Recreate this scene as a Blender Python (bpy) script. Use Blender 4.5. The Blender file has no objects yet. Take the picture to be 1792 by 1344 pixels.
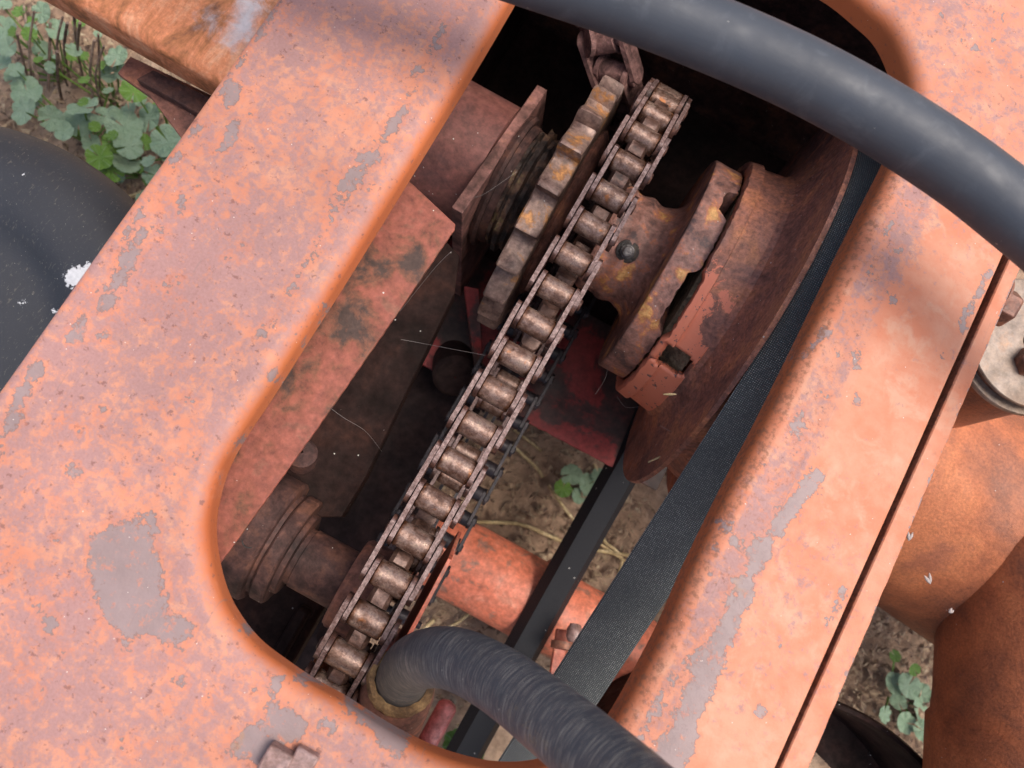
import bpy, math, random
from mathutils import Vector, Matrix, noise as mnoise
random.seed(11)
S = bpy.context.scene
C = S.collection
R_ = math.radians

# ------------------------------------------------------------------ camera
CAM_Z = 1.10
TILT, ROLL, FPX = R_(11.3), R_(28.9), 1354.0
r0 = Vector((1, 0, 0)); u0 = Vector((0, math.cos(TILT), math.sin(TILT)))
FWD = Vector((0, math.sin(TILT), -math.cos(TILT)))
CR = r0*math.cos(ROLL) + u0*math.sin(ROLL)
CU = -r0*math.sin(ROLL) + u0*math.cos(ROLL)
CPOS = Vector((0, 0, CAM_Z))
cd = bpy.data.cameras.new('camera'); cam = bpy.data.objects.new('camera', cd); C.objects.link(cam)
cam.matrix_world = Matrix(((CR.x, CU.x, -FWD.x, 0), (CR.y, CU.y, -FWD.y, 0), (CR.z, CU.z, -FWD.z, CAM_Z), (0, 0, 0, 1)))
cd.sensor_width = 36; cd.lens = 36*FPX/1792; cd.clip_start = 0.02; cd.clip_end = 200
cd.dof.use_dof = True; cd.dof.focus_distance = 0.56; cd.dof.aperture_fstop = 9.5
S.camera = cam

# ------------------------------------------------------------------ sky and sun (bright overcast)
SUN_EL, SUN_AZ = R_(66), R_(70)
w = bpy.data.worlds.new('World'); S.world = w; w.use_nodes = True
nt = w.node_tree; bg = nt.nodes['Background']
sky = nt.nodes.new('ShaderNodeTexSky'); sky.sky_type = 'NISHITA'; sky.sun_disc = False
sky.sun_elevation = SUN_EL; sky.sun_rotation = SUN_AZ; sky.dust_density = 6.0; sky.air_density = 1.0; sky.ozone_density = 1.0
nt.links.new(sky.outputs[0], bg.inputs[0]); bg.inputs[1].default_value = 0.15
sl = bpy.data.lights.new('sun', 'SUN'); sl.energy = 1.5; sl.angle = R_(32); sl.color = (1, .95, .89)
so = bpy.data.objects.new('sun', sl); C.objects.link(so)
sd = Vector((math.cos(SUN_EL)*math.sin(SUN_AZ), math.cos(SUN_EL)*math.cos(SUN_AZ), math.sin(SUN_EL)))
so.rotation_euler = sd.to_track_quat('Z', 'Y').to_euler()
vs = S.view_settings; vs.view_transform = 'Standard'; vs.look = 'None'; vs.exposure = 0.6; vs.gamma = 1; vs.use_curve_mapping = False

# ------------------------------------------------------------------ measuring: picture coordinates -> a point on a real plane
def ray(u, v): return FWD + CR*((u-896)/FPX) + CU*((672-v)/FPX)
def at(u, v, z):
    d = ray(u, v); return CPOS + d*((z-CAM_Z)/d.z)
def atx(u, v, x):
    d = ray(u, v); return CPOS + d*(x/d.x)

# ------------------------------------------------------------------ object helpers
def mesh(name, vs_, fs, mat=None, smooth=None):
    me = bpy.data.meshes.new(name); me.from_pydata([tuple(p) for p in vs_], [], fs); me.update()
    if mat: me.materials.append(mat)
    if smooth is not None:
        me.polygons.foreach_set('use_smooth', [True]*len(me.polygons))
        me.set_sharp_from_angle(angle=R_(smooth))
    return me
def obj(name, me, parent=None, mw=None):
    o = bpy.data.objects.new(name, me); C.objects.link(o)
    if mw is not None: o.matrix_basis = mw
    if parent: o.parent = parent
    return o
def tag(o, label=None, cat=None, group=None, kind=None):
    if label: o['label'] = label
    if cat: o['category'] = cat
    if group: o['group'] = group
    if kind: o['kind'] = kind
    return o
def thing(name, label, cat, group=None):
    return tag(obj(name, None), label, cat, group)
def bevel(o, wd=.001, seg=2, ang=35):
    m = o.modifiers.new('bevel', 'BEVEL'); m.width = wd; m.segments = seg; m.limit_method = 'ANGLE'; m.angle_limit = R_(ang)
    return o

def axis_frame(a):
    a = Vector(a).normalized()
    h = Vector((0, 0, 1)) if abs(a.z) < .9 else Vector((0, 1, 0))
    e2 = (h - a*h.dot(a)).normalized(); e1 = e2.cross(a)
    return a, e1, e2          # for axis X: e2 = +Z, e1 = e2 x a = +Y

def lathe(prof, seg, c=(0, 0, 0), axis=(1, 0, 0), rfun=None, drop=None, closed=False, a0=0., xfun=None):
    """prof: list of (along, radius); angle 0 points along e2 (up), increasing towards e1"""
    a, e1, e2 = axis_frame(axis); c = Vector(c); vs_ = []; fs = []
    n = len(prof)
    for k in range(seg):
        t = a0 + 2*math.pi*k/seg
        for i, (x, r) in enumerate(prof):
            rr = rfun(t, x, r) if rfun else r
            xx = xfun(t, x, r) if xfun else x
            vs_.append(c + a*xx + (e2*math.cos(t) + e1*math.sin(t))*rr)
    for k in range(seg):
        k2 = (k+1) % seg
        tm = a0 + 2*math.pi*(k+.5)/seg
        for i in range(n if closed else n-1):
            i2 = (i+1) % n
            if drop and drop(tm, (prof[i][0]+prof[i2][0])/2, (prof[i][1]+prof[i2][1])/2): continue
            fs.append((k*n+i, k2*n+i, k2*n+i2, k*n+i2))
    return vs_, fs

def tube(pts, rad, seg=14, cap=True, uv=False):
    """pts: list of Vector; rad: float or list"""
    n = len(pts); rad = rad if isinstance(rad, (list, tuple)) else [rad]*n
    vs_ = []; fs = []
    T = [(pts[min(i+1, n-1)]-pts[max(i-1, 0)]).normalized() for i in range(n)]
    h = Vector((0, 0, 1)) if abs(T[0].z) < .9 else Vector((1, 0, 0))
    e = (h - T[0]*h.dot(T[0])).normalized()
    for i in range(n):
        e = (e - T[i]*e.dot(T[i])).normalized(); b = T[i].cross(e)
        for k in range(seg):
            a = 2*math.pi*k/seg
            vs_.append(pts[i] + (e*math.cos(a)+b*math.sin(a))*rad[i])
    for i in range(n-1):
        for k in range(seg):
            k2 = (k+1) % seg
            fs.append((i*seg+k, i*seg+k2, (i+1)*seg+k2, (i+1)*seg+k))
    if cap:
        fs.append(tuple(range(seg-1, -1, -1))); fs.append(tuple((n-1)*seg+k for k in range(seg)))
    return vs_, fs

def crom(P, n, closed=False):
    """Catmull-Rom through P, n samples per span"""
    out = []; m = len(P)
    spans = m if closed else m-1
    for i in range(spans):
        if closed: p = [P[(i-1) % m], P[i], P[(i+1) % m], P[(i+2) % m]]
        else: p = [P[max(i-1, 0)], P[i], P[i+1], P[min(i+2, m-1)]]
        for k in range(n):
            t = k/n
            out.append(.5*((2*p[1]) + (p[2]-p[0])*t + (2*p[0]-5*p[1]+4*p[2]-p[3])*t*t + (3*p[1]-p[0]-3*p[2]+p[3])*t**3))
    if not closed: out.append(P[-1].copy())
    return out
def resample(P, n, closed=True):
    Q = P + [P[0]] if closed else P
    L = [0]
    for i in range(1, len(Q)): L.append(L[-1]+(Q[i]-Q[i-1]).length)
    out = []; j = 0
    for k in range(n):
        s = L[-1]*k/(n if closed else n-1)
        while j < len(L)-2 and L[j+1] < s: j += 1
        t = (s-L[j])/max(L[j+1]-L[j], 1e-9); out.append(Q[j].lerp(Q[j+1], min(t, 1)))
    return out

def prism(poly, d):
    """closed polygon (list of Vector) extruded by vector d"""
    n = len(poly); d = Vector(d)
    vs_ = list(poly) + [p+d for p in poly]
    fs = [tuple(range(n)), tuple(range(2*n-1, n-1, -1))]
    for i in range(n): fs.append((i, i+n, (i+1) % n+n, (i+1) % n))
    return vs_, fs
def box(c, s, ax=None):
    c = Vector(c); ax = ax or (Vector((1, 0, 0)), Vector((0, 1, 0)), Vector((0, 0, 1)))
    vs_ = [c + ax[0]*(s[0]/2*i) + ax[1]*(s[1]/2*j) + ax[2]*(s[2]/2*k) for i in (-1, 1) for j in (-1, 1) for k in (-1, 1)]
    return vs_, [(0, 1, 3, 2), (4, 6, 7, 5), (0, 4, 5, 1), (2, 3, 7, 6), (0, 2, 6, 4), (1, 5, 7, 3)]
def join(*parts):
    V = []; F = []
    for v, f in parts:
        o = len(V); V += list(v); F += [tuple(i+o for i in q) for q in f]
    return V, F
def fix(me):
    import bmesh
    bm = bmesh.new(); bm.from_mesh(me); bmesh.ops.recalc_face_normals(bm, faces=bm.faces); bm.to_mesh(me); bm.free()
    return me
def M_(name, vf, mat, smooth=30, norm=True):
    me = mesh(name, vf[0], vf[1], mat)
    if norm: fix(me)
    if smooth is not None:
        me.polygons.foreach_set('use_smooth', [True]*len(me.polygons)); me.set_sharp_from_angle(angle=R_(smooth))
    return me
def part(name, vf, mat, parent=None, smooth=30, bev=0, norm=True):
    o = obj(name, M_(name, vf, mat, smooth, norm), parent)
    if bev: bevel(o, bev)
    return o

# ------------------------------------------------------------------ material helpers
class NT:
    def __init__(s, name):
        s.m = bpy.data.materials.new(name); s.m.use_nodes = True; s.t = s.m.node_tree; s.n = s.t.nodes; s.b = s.n['Principled BSDF']
        s.tc = s.n.new('ShaderNodeTexCoord'); s.co = s.tc.outputs['Object']
    def L(s, a, b): s.t.links.new(a, b)
    def put(s, x, sock):
        if hasattr(x, 'is_linked'): s.L(x, sock)
        else:
            if isinstance(x, (tuple, list)) and len(x) == 3 and sock.type == 'RGBA': x = tuple(x)+(1,)
            sock.default_value = x
    def rnd(s, k=37.):
        oi = s.n.new('ShaderNodeObjectInfo'); v = s.n.new('ShaderNodeVectorMath'); v.operation = 'MULTIPLY_ADD'
        cb = s.n.new('ShaderNodeCombineXYZ')
        for i in range(3): s.L(oi.outputs['Random'], cb.inputs[i])
        s.L(cb.outputs[0], v.inputs[0]); v.inputs[1].default_value = (k, k*1.7, k*.6); s.L(s.co, v.inputs[2]); s.co = v.outputs[0]
    def noise(s, scale, detail=6, rough=.6, vec=None, dist=0., out=0):
        n = s.n.new('ShaderNodeTexNoise'); n.inputs['Scale'].default_value = scale; n.inputs['Detail'].default_value = detail
        n.inputs['Roughness'].default_value = rough; n.inputs['Distortion'].default_value = dist
        s.L(vec or s.co, n.inputs['Vector']); return n.outputs[out]
    def vor(s, scale, vec=None, out='Distance', rand=1.):
        n = s.n.new('ShaderNodeTexVoronoi'); n.inputs['Scale'].default_value = scale; n.inputs['Randomness'].default_value = rand
        s.L(vec or s.co, n.inputs['Vector']); return n.outputs[out]
    def scale(s, v, vec=None):
        m = s.n.new('ShaderNodeVectorMath'); m.operation = 'MULTIPLY'; s.L(vec or s.co, m.inputs[0]); m.inputs[1].default_value = v; return m.outputs[0]
    def ramp(s, f, stops, interp='LINEAR'):
        n = s.n.new('ShaderNodeValToRGB'); cr = n.color_ramp; cr.interpolation = interp
        while len(cr.elements) < len(stops): cr.elements.new(.5)
        for e, (p, c) in zip(cr.elements, stops):
            e.position = p; e.color = (c, c, c, 1) if isinstance(c, (int, float)) else tuple(c)+(1,)
        s.L(f, n.inputs[0]); return n.outputs[0]
    def mix(s, f, a, b, mode='MIX'):
        n = s.n.new('ShaderNodeMix'); n.data_type = 'RGBA'; n.blend_type = mode
        s.put(f, n.inputs[0]); s.put(a, n.inputs[6]); s.put(b, n.inputs[7]); return n.outputs[2]
    def math(s, op, a, b=0., c=None, clamp=False):
        n = s.n.new('ShaderNodeMath'); n.operation = op; n.use_clamp = clamp
        s.put(a, n.inputs[0]); s.put(b, n.inputs[1])
        if c is not None: s.put(c, n.inputs[2])
        return n.outputs[0]
    def step(s, f, lo, hi):
        n = s.n.new('ShaderNodeMapRange'); n.interpolation_type = 'SMOOTHSTEP'; s.L(f, n.inputs[0])
        n.inputs[1].default_value = lo; n.inputs[2].default_value = hi; return n.outputs[0]
    def attr(s, name):
        n = s.n.new('ShaderNodeAttribute'); n.attribute_name = name; return n.outputs['Fac']
    def bump(s, h, strength=.5, dist=.001, prev=None):
        n = s.n.new('ShaderNodeBump'); n.inputs['Strength'].default_value = strength; n.inputs['Distance'].default_value = dist
        s.L(h, n.inputs['Height'])
        if prev: s.L(prev, n.inputs['Normal'])
        return n.outputs[0]
    def specks(s, col, scale=260, th=.10, amount=.55, dust=(.55, .52, .48)):
        """scattered pale grains of dust"""
        v = s.vor(scale); sp = s.math('LESS_THAN', v, th)
        keep = s.math('GREATER_THAN', s.noise(scale*.9, 1, .5), amount)
        return s.mix(s.math('MULTIPLY', sp, keep), col, dust)
    def done(s, col, rough=.6, metal=0., normal=None, spec=None):
        s.put(col, s.b.inputs['Base Color']); s.put(rough, s.b.inputs['Roughness']); s.put(metal, s.b.inputs['Metallic'])
        if normal: s.L(normal, s.b.inputs['Normal'])
        if spec is not None: s.b.inputs['Specular IOR Level'].default_value = spec
        return s.m

def rusty(name, cols, scale=22, fine=160, rough=(.5, .85), metal=0., bump=.5, bdist=.0008, rnd=False, specks=None, dist=.3, spec=.5, fin=(.55, 1.35), detail=9, gain=1.25):
    m = NT(name)
    if rnd: m.rnd()
    n1 = m.noise(scale, detail, .68, dist=dist)
    n2 = m.noise(fine, 5, .7)
    cols = [(.5+(p-.5)*.62, tuple(min(.85, k*gain) for k in c)) for p, c in cols]
    col = m.ramp(n1, cols)
    col = m.mix(1., col, m.ramp(n2, [(.3, fin[0]), (.7, fin[1])]), 'MULTIPLY')
    if specks: col = m.specks(col, *specks)
    rg = m.ramp(m.noise(scale*2.3, 5, .6), [(.3, rough[0]), (.7, rough[1])])
    b = m.bump(n1, bump*.6, bdist*3); b = m.bump(n2, bump, bdist, b)
    return m.done(col, rg, metal, b, spec)

# sheet-metal paint, sun-faded, with wear read from the 'wear' and 'fade' values stored on the mesh
def paint_frame():
    m = NT('faded_orange_paint')
    wear = m.attr('wear'); fade = m.attr('fade'); mot = m.attr('mottle')
    big = m.noise(9, 4, .55); mid = m.noise(105, 8, .72, dist=.35); mid2 = m.noise(235, 6, .70); fine = m.noise(560, 4, .65)
    strong = m.mix(m.ramp(big, [(.35, 0.), (.65, 1.)]), (.50, .150, .055), (.46, .125, .045))
    pale = m.mix(m.ramp(m.noise(30, 6, .62), [(.40, 0.), (.62, 1.)]), (.50, .168, .088), (.53, .235, .145))
    pale = m.mix(m.ramp(m.noise(52, 5, .6, dist=.3), [(.52, 0.), (.66, .8)]), pale, (.52, .28, .185))
    pale = m.mix(m.math('MULTIPLY', mot, .45), pale, (.47, .205, .135))
    paint = m.mix(fade, strong, pale)
    # worn-through mottling: mauve-grey oxide in soft flecks
    ox = m.math('ADD', m.math('ADD', m.math('MULTIPLY', mid, .52), m.math('MULTIPLY', mid2, .43)), m.math('MULTIPLY', fine, .15))
    big2 = m.ramp(m.noise(13, 4, .6), [(.32, -.0), (.68, .12)])
    ox = m.math('ADD', ox, m.math('SUBTRACT', big2, .068))
    ox = m.math('ADD', ox, m.math('MULTIPLY_ADD', mot, .15, -.15))
    oxm = m.math('MULTIPLY', m.step(ox, .458, .60), m.math('MULTIPLY', fade, .92))
    col = m.mix(oxm, paint, m.mix(fine, (.215, .110, .103), (.385, .225, .215)))
    # small darker pits
    pit = m.step(m.noise(230, 5, .65), .60, .67)
    col = m.mix(m.math('MULTIPLY', pit, m.math('MULTIPLY', mot, .8)), col, (.19, .085, .072))
    # bare-metal patches: distance field + noise, crisp ragged edge
    wn = m.math('ADD', m.math('MULTIPLY_ADD', m.noise(75, 6, .62), .020, -.010), m.math('MULTIPLY_ADD', m.noise(300, 4, .6), .007, -.0035))
    d = m.math('ADD', wear, wn)
    wm = m.math('SUBTRACT', 1., m.step(d, -.0004, .0002))
    rim = m.math('MULTIPLY', m.step(d, -.0016, -.0005), wm)
    wm = m.math('MULTIPLY', wm, m.ramp(m.noise(170, 6, .7), [(.36, .25), (.44, .95)]))
    halo = m.math('SUBTRACT', 1., m.step(d, .0006, .0045))
    col = m.mix(m.math('MULTIPLY', halo, .45), col, (.52, .18, .095))
    bare = m.mix(m.noise(55, 6, .7), (.185, .135, .130), (.285, .220, .218))
    bare = m.mix(m.step(m.noise(33, 5, .6), .62, .75), bare, (.30, .17, .10))
    bare = m.mix(m.math('MULTIPLY', rim, .55), bare, (.17, .085, .065))
    col = m.mix(wm, col, bare)
    stain = m.ramp(m.noise(5.5, 5, .62), [(.36, .80), (.62, 1.05)])
    col = m.mix(m.math('MULTIPLY', mot, 1.), col, m.mix(1., col, stain, 'MULTIPLY'))
    cream = m.math('MULTIPLY', m.step(m.noise(26, 6, .65, dist=.4), .70, .78), m.math('MULTIPLY', mot, .8))
    col = m.mix(cream, col, (.50, .36, .25))
    scr = m.step(m.noise(1., 4, .6, vec=m.scale((420, 26, 40)), dist=.6), .665, .70)
    col = m.mix(m.math('MULTIPLY', scr, m.math('MULTIPLY', mot, .5)), col, (.22, .14, .13))
    col = m.specks(col, 300, .09, .66, (.62, .55, .5))
    ru = m.attr('rust'); rn = m.noise(260, 6, .72)
    lip = m.math('MULTIPLY', m.step(m.math('ADD', rn, m.math('MULTIPLY', ru, .22)), .58, .72), m.step(ru, .02, .3))
    col = m.mix(m.math('MULTIPLY', lip, .75), col, m.mix(fine, (.15, .060, .034), (.27, .12, .07)))
    col = m.mix(m.step(ru, .8, 1.), col, (.035, .016, .012))  # full values paint the seam faces dark, as the shade in the gap
    rg = m.mix(wm, m.ramp(mid, [(.3, .52), (.7, .72)]), (.5, .5, .5))
    b = m.bump(m.math('SUBTRACT', 1., wm), .35, .0004); b = m.bump(oxm, .25, .0003, b); b = m.bump(mid2, .25, .0008, b); b = m.bump(fine, .3, .0004, b)
    return m.done(col, rg, 0., b, .4)

PAINT = paint_frame()
ORANGE = rusty('orange_paint_rusting', [(.30, (.16, .055, .03)), (.42, (.40, .115, .045)), (.55, (.60, .19, .075)), (.66, (.64, .26, .12)), (.75, (.36, .19, .13))], 13, 130, (.45, .7), bump=.3, specks=(240, .09, .62))
BEAMP = rusty('pale_orange_rust_streaks', [(.30, (.12, .045, .022)), (.42, (.30, .11, .042)), (.52, (.46, .165, .07)), (.62, (.50, .23, .12)), (.74, (.44, .33, .27))], 24, 120, (.4, .65), bump=.25, gain=1.0)
REDP = rusty('red_paint_worn', [(.28, (.15, .05, .035)), (.42, (.33, .085, .05)), (.60, (.40, .11, .07)), (.75, (.45, .17, .10))], 18, 150, (.4, .6), bump=.2, specks=(170, .10, .60))
REDG = rusty('red_paint_grimy', [(.40, (.035, .018, .014)), (.50, (.07, .022, .018)), (.56, (.22, .024, .021)), (.75, (.28, .036, .030))], 9, 120, (.4, .7), bump=.25)
GUARD = rusty('red_brown_paint_rust_blotches', [(.30, (.06, .035, .028)), (.42, (.16, .062, .036)), (.52, (.235, .072, .046)), (.64, (.26, .078, .054)), (.75, (.21, .085, .055))], 30, 160, (.4, .65), bump=.3, specks=(150, .10, .60), gain=.92, spec=.35)
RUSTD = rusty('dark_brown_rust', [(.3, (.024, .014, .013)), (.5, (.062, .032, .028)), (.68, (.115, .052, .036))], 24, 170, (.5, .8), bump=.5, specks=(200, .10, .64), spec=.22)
RUSTM = rusty('brown_rust', [(.3, (.075, .036, .030)), (.5, (.17, .075, .055)), (.62, (.24, .10, .065)), (.75, (.30, .13, .07))], 24, 170, (.5, .8), bump=.5, specks=(200, .09, .64), spec=.3)
HUBM = rusty('rusty_cast_iron_yellow_patches', [(.28, (.06, .035, .034)), (.42, (.17, .08, .062)), (.52, (.22, .115, .095)), (.60, (.29, .11, .07)), (.66, (.38, .17, .06)), (.74, (.46, .26, .10))], 42, 190, (.45, .75), bump=.8, bdist=.001, specks=(170, .10, .62), dist=.12)
DRUMM = rusty('flaking_red_orange_casting', [(.30, (.13, .058, .05)), (.44, (.21, .095, .075)), (.53, (.30, .12, .08)), (.60, (.45, .13, .07)), (.72, (.48, .14, .075))], 12, 190, (.4, .7), bump=.5, specks=(170, .10, .62), dist=.4)
SPRM = rusty('worn_sprocket_steel', [(.28, (.06, .032, .026)), (.45, (.145, .090, .074)), (.6, (.22, .145, .115)), (.68, (.27, .125, .05)), (.76, (.42, .20, .07))], 40, 220, (.32, .62), metal=.2, bump=.55, specks=(170, .09, .66))
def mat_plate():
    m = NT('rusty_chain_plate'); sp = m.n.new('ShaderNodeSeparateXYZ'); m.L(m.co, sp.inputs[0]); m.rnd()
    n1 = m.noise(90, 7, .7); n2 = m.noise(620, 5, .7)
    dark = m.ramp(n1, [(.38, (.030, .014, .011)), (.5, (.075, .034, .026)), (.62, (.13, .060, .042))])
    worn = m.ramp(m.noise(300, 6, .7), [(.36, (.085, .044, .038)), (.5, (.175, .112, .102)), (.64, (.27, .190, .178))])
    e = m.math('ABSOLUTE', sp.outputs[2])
    k = m.step(m.math('ADD', e, m.math('MULTIPLY_ADD', n1, .004, -.002)), .0072, .0092)  # pale edge wear; dark faces also put the links' shading into colour
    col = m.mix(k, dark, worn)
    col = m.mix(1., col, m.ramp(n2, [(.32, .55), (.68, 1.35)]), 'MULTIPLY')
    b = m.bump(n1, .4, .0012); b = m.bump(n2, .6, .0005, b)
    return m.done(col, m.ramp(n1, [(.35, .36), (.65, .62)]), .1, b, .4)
PLATEM = mat_plate()
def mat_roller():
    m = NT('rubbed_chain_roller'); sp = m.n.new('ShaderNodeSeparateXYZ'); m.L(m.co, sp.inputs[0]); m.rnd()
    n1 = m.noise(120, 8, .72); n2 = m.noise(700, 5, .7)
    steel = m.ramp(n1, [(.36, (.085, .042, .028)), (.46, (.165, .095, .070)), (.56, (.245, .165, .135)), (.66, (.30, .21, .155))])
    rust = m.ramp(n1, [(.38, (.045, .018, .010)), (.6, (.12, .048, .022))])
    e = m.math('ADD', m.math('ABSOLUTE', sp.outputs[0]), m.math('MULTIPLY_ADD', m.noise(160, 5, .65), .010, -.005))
    col = m.mix(m.step(e, .0084, .0120), steel, rust)  # colour darkens towards the roller ends
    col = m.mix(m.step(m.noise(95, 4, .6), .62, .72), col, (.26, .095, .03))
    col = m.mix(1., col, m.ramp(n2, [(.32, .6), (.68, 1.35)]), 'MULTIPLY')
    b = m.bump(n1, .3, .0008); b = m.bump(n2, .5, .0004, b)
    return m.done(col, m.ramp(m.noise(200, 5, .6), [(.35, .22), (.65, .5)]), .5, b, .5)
ROLLM = mat_roller()
TOOTHM = rusty('greasy_brown_tooth_steel', [(.3, (.03, .016, .012)), (.5, (.085, .045, .034)), (.68, (.16, .10, .08))], 60, 300, (.3, .55), metal=.3, bump=.5)
DARKCH = rusty('oily_dark_chain', [(.3, (.016, .013, .015)), (.6, (.038, .030, .034)), (.75, (.07, .05, .05))], 60, 300, (.35, .6), metal=.2, bump=.4, rnd=True)
OLDCH = rusty('flaking_rust_chain', [(.3, (.07, .035, .03)), (.5, (.17, .085, .075)), (.7, (.26, .14, .12))], 60, 300, (.6, .9), bump=.9, bdist=.001, rnd=True)
CASTR = rusty('orange_rust_casting', [(.26, (.17, .062, .034)), (.42, (.27, .085, .036)), (.55, (.40, .122, .046)), (.68, (.50, .165, .062)), (.80, (.36, .12, .055))], 9, 420, (.45, .7), bump=.7, bdist=.0009, specks=(150, .08, .68), fin=(.62, 1.25), gain=1.05)
GREYF = rusty('pale_grey_plate', [(.28, (.17, .105, .065)), (.46, (.235, .170, .125)), (.60, (.27, .21, .17)), (.75, (.32, .18, .10))], 18, 120, (.4, .6), metal=.1, bump=.2, gain=1.0)
BOLTM = rusty('bolt_rust_mauve', [(.3, (.16, .09, .075)), (.5, (.26, .165, .15)), (.7, (.34, .24, .23))], 60, 260, (.4, .6), bump=.35, gain=1.0)
NUTD = rusty('dark_rusty_nut', [(.3, (.07, .03, .022)), (.5, (.14, .06, .04)), (.7, (.22, .09, .05))], 60, 260, (.4, .65), metal=.2, bump=.5)
DARKS = rusty('shade_dark_steel', [(.3, (.016, .010, .010)), (.6, (.034, .019, .017)), (.8, (.06, .03, .025))], 12, 120, (.6, .9), bump=.3, gain=.9, spec=.15)  # kept near black to stand for deep shade inside the machine
DEEP = rusty('shadowed_brown_steel', [(.3, (.025, .014, .012)), (.55, (.050, .026, .022)), (.75, (.085, .038, .028))], 20, 150, (.5, .8), bump=.4, specks=(170, .10, .64), gain=.5, spec=.08)  # albedo lowered to put the shade under the frame into the colour
DIRTY = rusty('packed_dry_dirt', [(.3, (.10, .07, .045)), (.5, (.22, .155, .095)), (.7, (.32, .24, .15))], 70, 260, (.9, 1.), bump=1., bdist=.003)
GREASE = rusty('black_old_grease', [(.3, (.012, .010, .010)), (.55, (.03, .024, .022)), (.75, (.10, .075, .045))], 60, 200, (.25, .6), bump=.8, bdist=.002)

def mat_hose(name, cracked):
    m = NT(name); uvn = m.n.new('ShaderNodeUVMap').outputs[0]
    col = m.mix(m.noise(18, 5, .6), (.030, .035, .045), (.050, .058, .073))
    if cracked:
        ln = m.noise(1., 6, .68, vec=m.scale((1900, 60, 1), uvn), dist=.6)
        col = m.mix(m.math('MULTIPLY', m.step(ln, .51, .62), .75), col, (.23, .225, .205))
        ck = m.noise(1., 4, .6, vec=m.scale((260, 60, 1), uvn), dist=1.2)
        ckm = m.math('MULTIPLY', m.step(m.math('ABSOLUTE', m.math('SUBTRACT', ck, .5)), .018, .006), m.step(m.noise(14, 3, .5), .5, .62))
        col = m.mix(ckm, col, (.16, .125, .07))
        b = m.bump(ln, .12, .0004)
    else:
        ln = m.noise(1., 3, .5, vec=m.scale((30, 240, 1), uvn))
        st = m.step(m.noise(1., 2, .4, vec=m.scale((26, 130, 1), uvn)), .73, .77)
        col = m.mix(m.math('MULTIPLY', st, .5), col, (.16, .155, .14))
        sf = m.math('MULTIPLY', m.step(m.noise(1., 6, .7, vec=m.scale((60, 40, 1), uvn), dist=.8), .50, .72), .28)
        col = m.mix(sf, col, (.12, .13, .145))
        b = m.bump(ln, .12, .0005)
    b = m.bump(m.noise(900, 3, .6), .25, .0002, b)
    col = m.specks(col, 110 if not cracked else 200, .09, .62, (.25, .24, .22))
    rg = m.ramp(m.noise(45, 6, .7), [(.35, .42), (.65, .64)])
    return m.done(col, rg, 0., b, .42)
HOSE1 = mat_hose('smooth_black_hose_rubber', False)
HOSE2 = mat_hose('crazed_black_hose_rubber', True)

def mat_belt():
    m = NT('woven_belt_rubber'); uvn = m.n.new('ShaderNodeUVMap').outputs[0]
    sp = m.n.new('ShaderNodeSeparateXYZ'); m.L(uvn, sp.inputs[0])
    K = 2*math.pi/.0030
    a = m.math('SINE', m.math('MULTIPLY', m.math('ADD', sp.outputs[0], sp.outputs[1]), K))
    b_ = m.math('SINE', m.math('MULTIPLY', m.math('SUBTRACT', sp.outputs[0], sp.outputs[1]), K))
    wv = m.math('MULTIPLY', a, b_)
    wv2 = m.step(wv, .15, .8)
    nn = m.noise(700, 3, .6)
    base = m.mix(m.noise(10, 4, .6), (.050, .057, .058), (.090, .100, .100))
    col = m.mix(m.math('MULTIPLY', wv2, m.math('MULTIPLY', m.ramp(nn, [(.4, .15), (.65, .95)]), m.ramp(m.noise(16, 5, .65), [(.35, .30), (.62, .9)]))), base, (.66, .68, .62))
    col = m.mix(m.attr('inner'), col, (.018, .019, .023)); col = m.specks(col, 90, .07, .60, (.5, .48, .45))
    b = m.bump(wv, .6, .0004)
    return m.done(col, m.ramp(nn, [(.3, .5), (.7, .75)]), 0., b, .22)
BELT = mat_belt()

def mat_cover():
    m = NT('dusty_black_plastic')
    col = m.mix(m.noise(7, 5, .6), (.012, .013, .017), (.034, .037, .045))
    sc = m.step(m.noise(1., 4, .6, vec=m.scale((520, 190, 300)), dist=1.), .60, .68)
    col = m.mix(m.math('MULTIPLY', sc, .4), col, (.16, .14, .11))
    d = m.math('ADD', m.attr('wear'), m.math('MULTIPLY_ADD', m.noise(180, 5, .7), .022, -.011))
    wm = m.math('SUBTRACT', 1., m.step(d, -.001, .0008))
    col = m.mix(wm, col, m.mix(m.noise(300, 2, .5), (.42, .43, .45), (.68, .69, .71)))
    col = m.specks(col, 330, .11, .60, (.22, .20, .16)); col = m.specks(col, 150, .06, .60, (.4, .38, .34))
    b = m.bump(m.noise(600, 4, .6), .3, .0004)
    return m.done(col, m.ramp(m.noise(20, 4, .6), [(.3, .42), (.7, .6)]), 0., b, .5)
COVER = mat_cover()

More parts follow.
